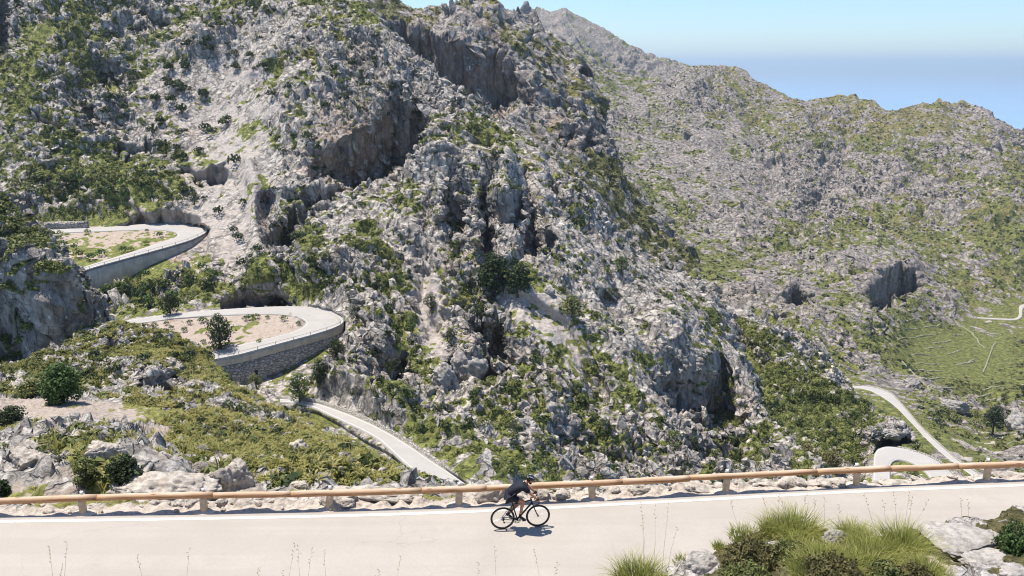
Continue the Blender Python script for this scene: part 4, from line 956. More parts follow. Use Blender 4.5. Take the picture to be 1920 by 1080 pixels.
ring(bhill, blob(14, 1500, 760, 90, 60), ['scrub', 'dark'], (14, 30), 'bush standing out of the green scrub above the bottom right hairpin', 'bushes above the bottom right hairpin')
ring(far, blob(18, 1350, 300, 180, 90) + blob(10, 1700, 330, 150, 90), ['dark'], (6, 11), 'tiny dark bush far off on the mountain side', 'bushes far off on the mountain')
ring(far, blob(12, 1790, 800, 70, 40), ['dark', 'scrub'], (12, 26), 'bush among the pink boulders beside the straight valley road', 'bushes among the pink boulders')
ring(spur, [(1020, 115), (1032, 122), (1048, 130), (1045, 158), (1022, 160), (1008, 140), (1038, 140), (1052, 162)], ['dark'], (7, 11), 'small dark tree like bush on the spur right of the big dark cliff', 'bushes right of the dark cliff')

ring(knoll, blob(22, 480, 800, 110, 50) + blob(14, 620, 870, 90, 30), ['dark', 'scrub', 'brown', 'grey'], (18, 36), 'dark rounded shrub on the grassy slope of the knoll', 'shrubs on the grassy knoll')
ring(knoll, blob(14, 300, 680, 60, 40) + blob(8, 190, 690, 40, 20), ['dark', 'scrub'], (16, 32), 'green shrub between the white rocks at the top of the knoll', 'shrubs on top of the knoll')
ring(knoll, blob(9, 110, 860, 90, 30), ['dark', 'scrub', 'brown'], (16, 34), 'shrub growing in the rocks below the gravel terrace', 'shrubs below the gravel terrace')
# --- trees
def tree(px, py, wpx, hpx, mat, label, sheet, seed, name='tree', clumps=16, leaves=90, cone=0.0, trunk=True):
    r = np.random.default_rng(seed)
    p, n = at(sheet, px, py)
    w = wpx * .5 * p.y / F; h = hpx * p.y / F / math.cos(math.atan2(abs(p.z), p.y))
    root = empty(name, p - Vector((0, 0, .15)), r.uniform(0, 6.28)); tag(root, label, 'tree')
    C = []
    for k in range(clumps):
        t = (k + .5) / clumps
        z = h * ((.16 if name == 'tree' else .28) + (.74 if name == 'tree' else .62) * t)
        prof = (1 - t) ** .75 if cone else math.sin(math.pi * min(.98, .22 + .74 * t)) ** .7
        az = k * 2.4 + r.uniform(-.4, .4); rr = w * .66 * prof * r.uniform(.45, 1.0)
        C.append((rr * math.cos(az), rr * math.sin(az), z, w * r.uniform(.32, .50) * (.55 + .45 * prof)))
    b = MB()
    b.tube([(0, 0, -.3), (.02 * w, 0, h * .25), (-.03 * w, .03 * w, h * .55), (0, 0, h * .85)], [w * .09, w * .07, w * .05, w * .02], 7)
    for c in C[::2]:
        z0 = c[2] * .62
        b.tube([(0, 0, z0), (c[0] * .5, c[1] * .5, (z0 + c[2]) * .5), (c[0] * .9, c[1] * .9, c[2])], [w * .04, w * .028, w * .012], 5)
    b.build('trunk', MAT['bark'], root)
    Q = []; T = []
    for (x, y, z, cr) in C:
        d = r.normal(size=(leaves, 3)); d /= np.linalg.norm(d, axis=1)[:, None]
        d[:, 2] = d[:, 2] * .8 + .12
        pos = np.array([x, y, z]) + d * cr * (r.uniform(.35, 1.05, leaves) ** .6)[:, None] * (1 + .3 * perlin(d * 2 + x))[:, None]
        Q.append(leaf_quads(pos, d + r.normal(size=d.shape) * .6 + np.array([0, 0, .3]), np.full(leaves, max(cr * .16, .04)), r))
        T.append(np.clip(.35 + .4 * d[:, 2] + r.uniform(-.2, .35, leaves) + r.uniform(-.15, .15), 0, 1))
    Q = np.concatenate(Q); T = np.concatenate(T)
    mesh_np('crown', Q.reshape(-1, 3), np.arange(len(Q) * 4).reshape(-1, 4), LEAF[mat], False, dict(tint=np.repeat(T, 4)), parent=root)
    return root
tree(412, 652, 66, 70, 'dark', 'dark upright evergreen tree on the gravel island of the lower hairpin', hill, 1, clumps=20)
tree(560, 752, 54, 62, 'bright', 'rounded mid green tree standing at the foot of the masonry wall', hill, 2)
tree(598, 722, 46, 58, 'dark', 'dark tree against the right end of the masonry wall', hill, 3)
tree(628, 668, 44, 40, 'dark', 'low dark tree just below the bend of the lower hairpin', hill, 4)
tree(480, 728, 34, 34, 'scrub', 'small green tree half hidden by the knoll below the masonry wall', hill, 41)
tree(925, 552, 84, 86, 'dark', 'biggest dark evergreen tree at the top of the grey scree', hill, 5, clumps=24)
tree(968, 556, 66, 66, 'dark', 'dark evergreen tree at the right of the pair on top of the grey scree', hill, 6, clumps=18)
tree(318, 588, 44, 44, 'dark', 'dark round tree on the far side of the lower hairpin road', hill, 7)
tree(776, 622, 30, 34, 'bright', 'light green round tree beside the left strip of scree', hill, 8, clumps=10)
tree(846, 645, 38, 38, 'dark', 'dark round tree just left of the massive hillside boulder', hill, 9, clumps=12)
tree(806, 578, 36, 36, 'grey', 'grey green tree at the head of the left scree', hill, 10, clumps=12)
tree(1072, 592, 60, 44, 'scrub', 'broad low tree on the right side of the grey scree', hill, 11, clumps=14)
tree(1168, 512, 36, 40, 'bright', 'light green tree casting a dark shadow near the right shoulder', hill, 12, clumps=12)
tree(1142, 562, 30, 30, 'grey', 'small tree on the stony shoulder below the light green tree', hill, 13, clumps=10)
tree(928, 300, 24, 26, 'dark', 'small dark tree on top of the grey fin between the gullies', hill, 14, clumps=9)
tree(345, 360, 24, 26, 'dark', 'small dark tree at the right end of the bench above the upper hairpin', hill, 15, clumps=9)
tree(366, 385, 24, 34, 'dark', 'dark tree at the edge of the scree right above the upper hairpin', hill, 16, clumps=10)
tree(668, 600, 34, 34, 'dark', 'dark bushy tree on the rocks right of the lower hairpin bend', hill, 17, clumps=10)
tree(1858, 815, 50, 62, 'dark', 'tall dark pine standing alone among the boulders at the right edge', far, 18, 'pine_tree', clumps=18)
tree(1880, 757, 22, 26, 'dark', 'small dark pine on the field behind the tall pine', far, 19, 'pine_tree', clumps=8)
tree(1915, 742, 20, 26, 'dark', 'small dark pine cut by the right edge of the picture', far, 20, 'pine_tree', clumps=8)
tree(1512, 872, 60, 46, 'brown', 'brownish wide bush tree just above the log rail', bhill, 21, clumps=16)
tree(1556, 880, 56, 40, 'brown', 'brownish green bush tree left of the bottom right hairpin', bhill, 22, clumps=14)
tree(1712, 892, 34, 22, 'scrub', 'green bush tree on the island of the bottom right hairpin', bhill, 23, clumps=9)
tree(118, 752, 92, 80, 'bright', 'big bright green carob like tree at the back of the gravel terrace', knoll, 24, clumps=26, leaves=170)
tree(58, 742, 70, 36, 'scrub', 'low olive bush tree left of the big bright green tree', knoll, 25, clumps=14, leaves=120)
tree(22, 796, 66, 44, 'dark', 'dark rounded bush tree at the left end of the gravel terrace', knoll, 26, clumps=14, leaves=120)
tree(235, 905, 84, 60, 'dark', 'dark wide bush tree below the terrace rocks behind the log rail', knoll, 27, clumps=18, leaves=150)
tree(160, 902, 66, 56, 'scrub', 'olive green bush tree left of the dark wide bush behind the log rail', knoll, 28, clumps=16, leaves=140)
tree(5, 930, 40, 40, 'dark', 'dark bush cut by the left edge above the log rail', knoll, 29, clumps=10, leaves=120)
# ------------------------------------------------------------------ the near road
EDGE = [(-900, 1000), (-300, 984), (0, 977), (240, 974), (480, 970), (700, 965), (880, 959), (1100, 948), (1400, 932), (1500, 926), (1700, 917), (1920, 909), (2400, 888), (3000, 868)]
e = np.array(EDGE, float); EP = on_plane(e[:, 0], e[:, 1], ROAD_Z, 0, 0.0)
ES = resample(EP, 240)
for _ in range(30): ES[1:-1] = ES[1:-1] * .5 + (ES[:-2] + ES[2:]) * .25
tan = np.gradient(ES, axis=0); tan /= np.linalg.norm(tan, axis=1)[:, None]
AW = np.stack([-tan[:, 1], tan[:, 0], 0 * tan[:, 0]], -1)          # away from the camera
if AW[:, 1].mean() < 0: AW = -AW
arc = np.r_[0, np.cumsum(np.linalg.norm(np.diff(ES, axis=0), axis=1))]
def on_edge(px, t, z=0.0):
    """point t metres behind the edge line, in the column px"""
    L = ES + AW * t; qx, _ = project(L)
    return Vector([np.interp(px, qx, L[:, k]) for k in range(3)]) + Vector((0, 0, z))
def edge_sheet(name, t, z, mat, kind='structure'):
    V = np.stack([ES + AW * a + np.array([0, 0, b]) for a, b in zip(t, z)], 0); R, C = V.shape[:2]
    idx = np.arange(R * C).reshape(R, C); f = np.stack([idx[:-1, :-1], idx[:-1, 1:], idx[1:, 1:], idx[1:, :-1]], -1).reshape(-1, 4)
    return tag(mesh_np(name, V.reshape(-1, 3), f, mat, False), kind=kind)
edge_sheet('road', [-7.4, -7.3, -5.5, -3.6, -1.8, 0, .22, .25], [-.4, -.02, .02, .035, .02, 0, -.01, -.3], MAT['road'])
pm, nt, out = new_mat('worn_edge_line'); g = NG(nt); p = g.pos()
wear = g.ramp(g.noise(p, 6, 5, .75), .30, .46)
g.l(g.bsdf(g.mix(wear, (.36, .325, .28), (.49, .46, .415)), .6, None, .3), out.inputs[0])
edge_sheet('road_marking', [-.10, .05], [.0055, .0045], pm)

# gravel verge dropping away behind the rail
na = 900; ts = np.concatenate([np.linspace(.16, 1.25, 26), np.linspace(1.32, 3.0, 24), np.linspace(3.2, 12, 22)])
qa = np.linspace(0, arc[-1], na)
E2 = np.stack([np.interp(qa, arc, ES[:, k]) for k in range(3)], -1); A2 = np.stack([np.interp(qa, arc, AW[:, k]) for k in range(3)], -1)
A2 /= np.linalg.norm(A2, axis=1)[:, None]
V = E2[None] + A2[None] * ts[:, None, None]
Vf = V.reshape(-1, 3); TT = np.repeat(ts, na)
wid = .95 - .3 * sstep(1480, 1620, project(Vf)[0]) + .3 * perlin(np.c_[np.tile(qa, len(ts)) / 2.5, 0 * TT, 0 * TT], 3)
drop = np.where(TT > wid, (TT - wid) * .75 + .06 * (TT - wid) ** 2, 0)
nz = .16 * (np.abs(perlin(Vf / .9, 5)) * 2 - .5) + .09 * (np.abs(perlin(Vf / .4, 6)) * 2 - .4) + .04 * perlin(Vf / .17, 7) + .22 * perlin(Vf / 2.6, 8)
Vf = Vf.copy(); Vf[:, 2] += -.03 - drop + nz * sstep(.15, .75, TT) * (1 + .9 * sstep(.8, 2, TT))
idx = np.arange(len(Vf)).reshape(len(ts), na); f = np.stack([idx[:-1, :-1], idx[:-1, 1:], idx[1:, 1:], idx[1:, :-1]], -1).reshape(-1, 4)
gr = sstep(.55, .35, np.abs(perlin(Vf / 1.1, 9)) * 2) * sstep(.9, 1.6, TT) * .0
MAT['verge'] = terrain_mat('pale_verge_gravel', rock=((.32, .285, .245), (.52, .47, .41)), warm=(.50, .40, .31), veg=((.07, .085, .03), (.2, .2, .07)), soil=(.46, .395, .33), size=.14)
vveg = sstep(.25, .45, perlin(Vf / 1.6, 12) + .25 * perlin(Vf / .5, 13)) * sstep(.6, 1.3, TT)
tag(mesh_np('verge', Vf, f, MAT['verge'], True, dict(veg=vveg, soil=sstep(1.2, .6, TT + .5 * perlin(Vf / .8, 14)), dry=np.full(len(Vf), .6), rust=np.zeros(len(Vf)))), kind='structure')
VERGE_V = Vf.reshape(len(ts), na, 3)
def verge_at(px, t):
    r = int(np.argmin(np.abs(ts - t))); row = VERGE_V[r]; qx, _ = project(row); return Vector(row[int(np.argmin(np.abs(qx - px)))])

# ------------------------------------------------------------------ log guard rail
m, nt, out = new_mat('weathered_log'); g = NG(nt)
oi = g.n('ShaderNodeObjectInfo'); qa_ = g.n('ShaderNodeVectorMath', operation='ADD'); g.l(g.objco(), qa_.inputs[0])
rs_ = g.n('ShaderNodeMath', operation='MULTIPLY'); g.l(oi.outputs['Random'], rs_.inputs[0]); rs_.inputs[1].default_value = 37.0; g.l(rs_.outputs[0], qa_.inputs[1]); q = qa_.outputs[0]
gr1 = g.noise(g.vec(q, (.6, 9, 9)), 2.2, 5, .65); knots = g.vor(g.vec(q, (1.1, 5, 5)), 1.0)
c = g.mix(g.ramp(gr1, .3, .7), (.30, .15, .065), (.52, .31, .165))
silver = g.ramp(g.noise(g.vec(q, (.5, 2, 2)), 1.3, 4, .6), .42, .62)
nsep = g.n('ShaderNodeSeparateXYZ'); g.l(g.n('ShaderNodeNewGeometry').outputs['Normal'], nsep.inputs[0])
sunlit_top = g.math('MULTIPLY', g.ramp(nsep.outputs[2], .3, .95), g.math('ADD', g.math('MULTIPLY', silver, .4), .55))  # sunlit upper side of the log painted paler, varied by silvering
c = g.mix(sunlit_top, c, (.52, .415, .315))
c = g.mix(g.ramp(knots, .06, .14, .8, 0), c, (.16, .075, .035))
c = g.mix(g.ramp(g.noise(g.vec(q, (.35, 14, 14)), 2, 3, .7), .62, .70, 0, .6), c, (.15, .10, .07))
g.l(g.bsdf(c, .8, g.bump(gr1, .4, .012), .2), out.inputs[0]); MAT['log'] = m
MAT['post'] = plain_mat('post_timber', (.50, .39, .27), .85, var=.22, scale=5, bump=.01)
MAT['galv'] = plain_mat('galvanised_bracket', (.62, .62, .62), .35, .8)
MAT['white_plastic'] = plain_mat('reflector_white', (.75, .75, .75), .4)
MAT['footing'] = plain_mat('concrete_footing', (.50, .42, .34), .95, var=.2, scale=5, bump=.02)
POSTS = [-340, -90, 157, 383, 617, 860, 1111, 1360, 1606, 1849, 2090, 2330]
rail = empty('guard_rail', on_edge(960, .42)); tag(rail, 'long wooden log rail on short timber posts along the near road', 'guard rail')
R0 = rail.location.copy()
tops = []
for i, x in enumerate(POSTS):
    b0 = on_edge(x, .40); lean = random.uniform(-.06, .06); d = on_edge(x + 3, .40) - b0; d.normalize()
    h = .43 - (.14 if x < 0 else .04 if x < 200 else 0)
    b = MB()
    b.tube([(0, 0, -.35), d * lean * .5 + Vector((0, 0, .2)), d * lean + Vector((0, 0, h)), d * lean * 1.05 + Vector((0, 0, h + .05))], [.112, .11, .108, .09], 14)
    po = b.build('post', MAT['post'], rail); po.location = b0 - R0
    fb = MB(); fb.ball((0, 0, -.04), .27, 3, (1.4, .85, .32))
    for v in fb.bm.verts: v.co += Vector(v.co.normalized()) * (.05 * float(perlin(np.array([v.co * 6])) [0]) if False else random.uniform(-.012, .012))
    fo = fb.build('footing', MAT['footing'], po); fo.location = (0, 0, 0)
    rb = MB().box(0, 0, .0, .10, .05, .10, bevel=.012).box(0, -.035, .0, .06, .03, .06, bevel=.01)
    rf = rb.build('reflector', MAT['white_plastic'], po); rf.location = d * lean + Vector((0, .07, h + .25))
    bk = MB().box(0, 0, 0, .13, .02, .26, bevel=.006)
    br = bk.build('bracket', MAT['galv'], po); br.location = d * lean + Vector((0, .115, h + .08))
    tops.append(b0 + d * lean + Vector((0, 0, h + .10)))
JOINT = [-400, -60, 183, 400, 545, 790, 912, 1166, 1292, 1530, 1668, 1795, 2010, 2400]
def rail_pt(px):
    qx = np.array([project(np.array(t))[0] for t in tops]); return Vector([np.interp(px, qx, [t[k] for t in tops]) for k in range(3)]) + Vector((0, -.0, 0))
rgl = random.Random(3)
for a, c2 in zip(JOINT[:-1], JOINT[1:]):
    A = rail_pt(a); B = rail_pt(c2); d = (B - A); L = d.length; d.normalize()
    A = A + d * .006; L -= .012
    mid = (A + B) / 2 + Vector((0, 0, rgl.uniform(-.016, .016)))
    r0 = rgl.uniform(.092, .106); wob = [(Vector((t * L - L / 2, rgl.uniform(-.006, .006), rgl.uniform(-.006, .006))), r0 * rgl.uniform(.97, 1.03)) for t in np.linspace(0, 1, 9)]
    b = MB(); b.tube([wob[0][0] - Vector((.0, 0, 0))] + [w[0] for w in wob[1:]], [r0 * .96] + [w[1] for w in wob[1:-1]] + [r0 * .96], 18)
    o = b.build('log', MAT['log'], rail); o.location = mid - R0; o.rotation_euler = d.to_track_quat('X', 'Z').to_euler()

# ------------------------------------------------------------------ rocks
def rock_mesh(seed, mat, sub=4, amp=.34, sc=(1, .85, .7), name='rock', freq=1.0):
    r = random.Random(seed); b = bmesh.new(); bmesh.ops.create_icosphere(b, subdivisions=sub, radius=1)
    co = np.array([v.co[:] for v in b.verts])
    for _ in range(5):                                    # knock off flat faces
        n = np.array([r.gauss(0, 1) for _ in range(3)]); n /= np.linalg.norm(n); d = r.uniform(.55, .85)
        k = co @ n; m = k > d; co[m] -= np.outer(k[m] - d, n) * .85
    nv = co / np.linalg.norm(co, axis=1)[:, None]
    dsp = amp * (.6 * perlin(co * 1.1 * freq + seed, 1) + .35 * (np.abs(perlin(co * 2.6 * freq + seed, 2)) * 2 - .5) + .22 * (np.abs(perlin(co * 5.5 * freq + seed, 3)) * 2 - .5) + .10 * perlin(co * 12 * freq + seed, 4))
    co = (co + nv * dsp[:, None]) * np.array(sc)
    for v, c in zip(b.verts, co): v.co = c
    me = bpy.data.meshes.new(name); b.to_mesh(me); b.free(); me.materials.append(mat)
    for p_ in me.polygons: p_.use_smooth = True
    return me
def rock_mat(name, a, b, warm, s):
    m, nt, out = new_mat(name); g = NG(nt); p = g.pos()
    n1 = g.noise(p, 1.2 / s, 6, .7); n2 = g.noise(p, 6 / s, 5, .75)
    c = g.mix(g.ramp(n1, .36, .64), a, b); c = g.mix(g.ramp(g.noise(p, .5 / s, 3, .6), .52, .72, 0, .6), c, warm)
    c = g.mix(g.ramp(n2, .52, .74, 0, .45), c, tuple(x * .55 for x in a))
    g.l(g.bsdf(c, .92, g.bump(g.math('ADD', n1, g.math('MULTIPLY', n2, .5)), .9, .22 * s), .12), out.inputs[0]); return m
MAT['rock_near'] = rock_mat('pale_roadside_rock', (.27, .238, .20), (.52, .465, .40), (.52, .42, .33), .3)
MAT['rock_hill'] = rock_mat('grey_boulder_rock', (.19, .175, .16), (.41, .385, .355), (.42, .36, .30), 1.0)
RK = [rock_mesh(20 + k, MAT['rock_near'], 4, .36, ((1, .8, .62), (1, .9, .75), (1.2, .8, .5))[k % 3]) for k in range(7)]
def put_rock(loc, size, label, group=None, me=None, rng=random, sc=(1, 1, 1), rz=None, tilt=.25):
    o = link(bpy.data.objects.new('rock', me or rng.choice(RK)))
    o.location = loc; o.scale = (size * sc[0], size * sc[1], size * sc[2])
    o.rotation_euler = (rng.uniform(-tilt, tilt), rng.uniform(-tilt, tilt), rng.uniform(0, 6.28) if rz is None else rz)
    return tag(o, label, 'rock', group)
rr = random.Random(12)
def seg_label(x):
    if x < 380: return 'small pale stone on the verge under the left end of the log rail', 'stones under the left end of the log rail'
    if x < 860: return 'pale limestone rock on the verge left of the cyclist', 'verge rocks left of the cyclist'
    if x < 1360: return 'pale limestone rock heaped behind the log rail right of the cyclist', 'verge rocks right of the cyclist'
    return 'pale rock on the verge below the right part of the log rail', 'verge rocks under the right part of the rail'
for k in range(190):
    x = rr.choice([rr.uniform(-60, 560), rr.uniform(560, 900), rr.uniform(880, 1330), rr.uniform(880, 1330), rr.uniform(1330, 1960), rr.uniform(1330, 1960)]); t = (rr.uniform(.55, 1.6) if x < 1330 else rr.uniform(.55, 1.15)) if x > 560 else rr.uniform(.4, 1.3)
    s = rr.choice([.06, .08, .10, .13, .18, .24 if x > 560 else .1, .30 if x > 560 else .12]) * rr.uniform(.8, 1.25)
    s *= .6 if x > 1580 else 1
    p = verge_at(x, t); lb, gp = seg_label(x); put_rock(p + Vector((0, 0, s * .2)), s, lb, gp, None, rr)
big = [(914, .95, .46, 'big split pale rock on the verge behind the rider', (1.3, .9, .95)), (1180, 1.15, .5, 'layered pale rock behind the rail between two posts right of the rider', (1.7, .9, .7)), (1330, .75, .42, 'low smooth rounded rock slab at the road edge left of a post', (1.9, .8, .42)), (1445, .85, .30, 'pale rock beside the post right of the smooth slab', (1.3, .9, .6)),
       (715, 1.2, .5, 'jumbled pale rock on the verge left of the middle post', (1.8, 1, .75)), (640, .9, .33, 'pale rock leaning beside a post left of the rider', (1.3, 1, .8)), (990, 1.2, .34, 'pale rock behind the front wheel of the bicycle', (1.4, 1, .8)), (1050, 1.3, .40, 'pale rock heaped behind the rail just right of the rider', (1.5, 1, .75)), (1900, .9, .4, 'broad pale rock at the right end behind the log rail', (1.9, 1, .6)), (1850, .9, .3, 'pale flat rock on the verge below the right end of the rail', (1.7, .9, .5)), (1540, .8, .3, 'flat sandy rock on the verge left of the right hand bend view', (1.8, .9, .45)), (1680, .8, .26, 'flat pale rock hiding the foot of the hairpin road', (2.0, .9, .45))]
for x, t, s, lb, sc in big: put_rock(verge_at(x, t) + Vector((0, 0, s * .15)), s, lb, None, None, rr, sc, rr.uniform(-.2, .2))
def hill_rock(sheet, px, py, wpx, label, seed, sc, mat='rock_hill', dz=.0, name='boulder', rz=0.0):
    p, n = at(sheet, px, py); s = wpx * .5 * p.y / F / sc[0]
    o = link(bpy.data.objects.new(name, rock_mesh(seed, MAT[mat], 5, .34, sc, name))); o.location = p + Vector((0, 0, dz * s)); o.scale = (s, s, s); o.rotation_euler = (0, 0, rz)
    return tag(o, label, 'boulder')
hill_rock(hill, 880, 700, 76, 'massive grey boulder with a shaded underside in the middle of the lower slope', 71, (1, .9, 1.15), dz=.35)
hill_rock(hill, 832, 720, 50, 'ribbed pale boulder just left of the massive boulder', 72, (1, .9, 1.4), dz=.2)
hill_rock(hill, 1030, 548, 22, 'small white boulder lying on the grey scree', 73, (1, 1, 1.1), dz=.3)
hill_rock(knoll, 435, 915, 76, 'tall rough boulder standing above the log rail on the left', 74, (1, .9, 1.25), 'rock_near', .45)
hill_rock(knoll, 395, 905, 40, 'pale broken rock leaning on the left of the tall rough boulder', 75, (1, .8, 1.0), 'rock_near', .2)
hill_rock(knoll, 300, 930, 230, 'wide smooth pale outcrop right behind the left part of the log rail', 76, (1.6, .8, .46), 'rock_near', .22, 'outcrop')
hill_rock(knoll, 195, 855, 84, 'rugged grey rock pile above the dark bush on the left', 77, (1.2, .8, .7), 'rock_near', .1, 'outcrop')
hill_rock(knoll, 55, 870, 100, 'rugged pale rock face at the left edge above the rail', 78, (1.2, .8, .8), 'rock_near', .15, 'outcrop')
hill_rock(knoll, 330, 690, 40, 'white rock below the left end of the lower hairpin', 79, (1, .8, .9), 'rock_near', .2)
hill_rock(knoll, 560, 845, 44, 'pale upright rock on the grassy side of the knoll', 80, (1, .8, 1.2), 'rock_near', .2)
hill_rock(knoll, 560, 912, 46, 'rough pale rock just above the log rail left of the middle', 81, (1.3, .8, .6), 'rock_near', .2)
rk = random.Random(31)
for k, (x, y) in enumerate([(rk.uniform(380, 720), 0) for _ in range(26)] + [(rk.uniform(230, 380), 1) for _ in range(14)]):
    y = 735 + (x - 430) * .42 + rk.uniform(8, 110) if y == 0 else rk.uniform(640, 740)
    p, n = at(knoll, x, y); w = rk.uniform(7, 19); put_rock(p + Vector((0, 0, .1)), w * .5 * p.y / F, *(('pale rock showing through the grass of the knoll', 'rocks in the grass of the knoll') if x > 380 else ('white rock between the shrubs at the top of the knoll', 'white rocks on top of the knoll')), None, rk, (1, 1, rk.uniform(.8, 1.5)))
hill_rock(bhill, 1678, 818, 66, 'smooth grey rock outcrop above the bottom right hairpin', 82, (1.7, .8, .6), 'rock_hill', .15, 'outcrop')
hill_rock(far, 1705, 722, 46, 'pinkish layered boulder outcrop at the foot of the valley field', 83, (1.4, .9, .8), 'rock_hill', .3, 'outcrop')
hill_rock(far, 1905, 800, 50, 'pale boulder outcrop at the right edge below the field', 84, (1, .8, 1.1), 'rock_hill', .3, 'outcrop')
hill_rock(far, 1790, 765, 60, 'pink jumbled boulder outcrop left of the tall pine', 85, (1.5, .8, .8), 'rock_hill', .3, 'outcrop')

# ------------------------------------------------------------------ near bank with grass, in front of the road
F_CREST = [(-300, 1180), (900, 1150), (1100, 1105), (1180, 1082), (1250, 1060), (1290, 1040), (1345, 1012), (1400, 990), (1450, 978), (1500, 975), (1560, 985), (1620, 1000), (1680, 1000), (1740, 990), (1800, 972), (1870, 968), (1960, 960), (2200, 945)]
F_CTRL = [(-300, 1180, 10.5), (900, 1150, 11.5), (1180, 1082, 12.2), (1345, 1012, 12.6), (1500, 975, 12.8), (1680, 1000, 12.2), (1800, 972, 12.6), (1960, 960, 12.8), (2200, 945, 12.8), (1200, 1300, 8.5), (-300, 1400, 7.5), (1600, 1100, 10.2), (1600, 1300, 8.3), (2000, 1100, 10.2), (2200, 1300, 8.0), (900, 1300, 8.8)]
OCT_BANK = ((2.4, .14, 'p'), (1.1, .10, 'b'), (.5, .05, 'b'), (.22, .028, 'b'), (.1, .012, 'p'))
MAT['bank'] = terrain_mat('bank_limestone', rock=((.30, .275, .25), (.50, .465, .43)), warm=(.45, .37, .30), veg=((.05, .05, .025), (.14, .12, .055)), soil=(.42, .34, .27), size=.09)
F_COV = [(1440, 1040, 80, 50, .95), (1560, 1050, 60, 40, .9), (1680, 1040, 60, 40, .95), (1500, 985, 60, 20, .9), (1310, 1050, 40, 40, .02), (1570, 1000, 25, 18, .05), (1810, 1030, 60, 50, .02), (1200, 1080, 60, 20, .8), (1900, 1010, 30, 40, .6)]
bank = make_sheet('bank', -300, 2200, 3.0, F_CREST, [(-300, 1420), (2200, 1320)], F_CTRL, MAT['bank'], [('line', [(1760, 1000), (1790, 1040), (1830, 1090)], 8, .25), ('line', [(1740, 1010), (1800, 1000), (1860, 1010)], 5, .15), ('line', [(1780, 1030), (1850, 1050), (1900, 1060)], 5, .15)], 1.0, OCT_BANK, 1.0, F_COV, .5, [(1360, 1000, 30, 10, .7), (1750, 1070, 40, 20, .8)], None, None, vl=(1.2, .5, .2), back=(1.6, 3.2), seed=33)
# plain shoulder joining bank and road
edge_sheet('shoulder', [-30, -12, -9.5, -7.28], [10, 2.5, .35, -.06], MAT['verge'])

def blades(n, h, spread, seed, lean=.5, w=.006, dry=.15, seg=4):
    r = np.random.default_rng(seed); V = []; T = []; Fc = []
    for i in range(n):
        az = r.uniform(0, 6.283); rad = spread * math.sqrt(r.uniform(0, 1)); b = np.array([rad * math.cos(az), rad * math.sin(az), -.03])
        az2 = az + r.normal(0, .5); o = np.array([math.cos(az2), math.sin(az2), 0]); L = h * r.uniform(.45, 1.1); ln = lean * r.uniform(.2, 1.3) * (.4 + rad / spread)
        side = np.array([-o[1], o[0], 0]); side = side * math.cos(1) + np.array([o[0], o[1], 0]) * math.sin(r.uniform(-1, 1)); tn = np.clip(r.uniform(.2, .8) + (r.uniform(0, 1) < dry) * .4, 0, 1)
        k0 = len(V)
        for s in range(seg + 1):
            t = s / seg; p = b + o * ln * L * t ** 1.8 + np.array([0, 0, L * (t - .32 * ln * t ** 3)])
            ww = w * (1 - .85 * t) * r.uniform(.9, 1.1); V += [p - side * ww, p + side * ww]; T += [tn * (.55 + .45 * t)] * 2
        Fc += [[k0 + 2 * s, k0 + 2 * s + 1, k0 + 2 * s + 3, k0 + 2 * s + 2] for s in range(seg)]
    return np.array(V), np.array(Fc), np.array(T)
LEAF['blade'] = leaf_mat('grass_blades', (.18, .20, .045), (.53, .53, .15), (.72, .60, .33), .52)
MAT['straw'] = plain_mat('dry_straw', (.52, .42, .25), .8, var=.2, scale=20)
def tuft(px, py, hpx, wpx, n, label, seed, dry=.15, lean=.6, sheet=None):
    p, _ = at(sheet or bank, px, py); k = p.y / F / .86
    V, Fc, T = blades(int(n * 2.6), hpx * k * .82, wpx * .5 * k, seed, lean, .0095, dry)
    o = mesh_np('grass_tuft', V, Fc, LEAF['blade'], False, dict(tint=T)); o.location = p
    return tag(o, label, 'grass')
TF = [(1490, 1000, 62, 70, 420, 'tallest bright grass tuft on the crown of the near bank'), (1450, 1000, 46, 40, 200, 'grass tuft on the left shoulder of the tallest tuft'), (1590, 1000, 44, 44, 220, 'olive grass tuft behind the pale stone in the bank'), (1618, 1015, 40, 34, 160, 'grass tuft just right of the pale stone in the bank'), (1690, 1030, 66, 64, 420, 'big fountain shaped bright grass tuft left of the flat outcrop'), (1640, 1045, 46, 90, 360, 'yellowish grass filling the dip between the two big tufts'), (1735, 1075, 40, 60, 260, 'bright grass tuft at the lower right of the bank, below the outcrop'), (1200, 1090, 54, 84, 420, 'separate grass tuft at the bottom edge left of the grey slab'), (1342, 1018, 20, 22, 70, 'small spiky grass tuft at the road edge above the grey slab'), (1560, 1060, 44, 100, 360, 'grass in the middle bottom of the bank below the pale stone'), (1280, 1050, 16, 40, 70, 'low dry grass between the slab and the small spiky tuft'), (1500, 1040, 40, 70, 240, 'grass hanging below the tallest tuft'), (1760, 1100, 40, 60, 220, 'grass at the bottom edge under the flat outcrop'), (1400, 1010, 30, 60, 160, 'thin grass on the upper left rim of the wide low shrub'), (1530, 1075, 40, 90, 260, 'grass at the bottom edge between the two brown shrubs'), (1620, 1075, 46, 80, 300, 'grass at the bottom edge under the yellowish grass')]
for k, t in enumerate(TF): tuft(*t, 900 + k, .42, .85)
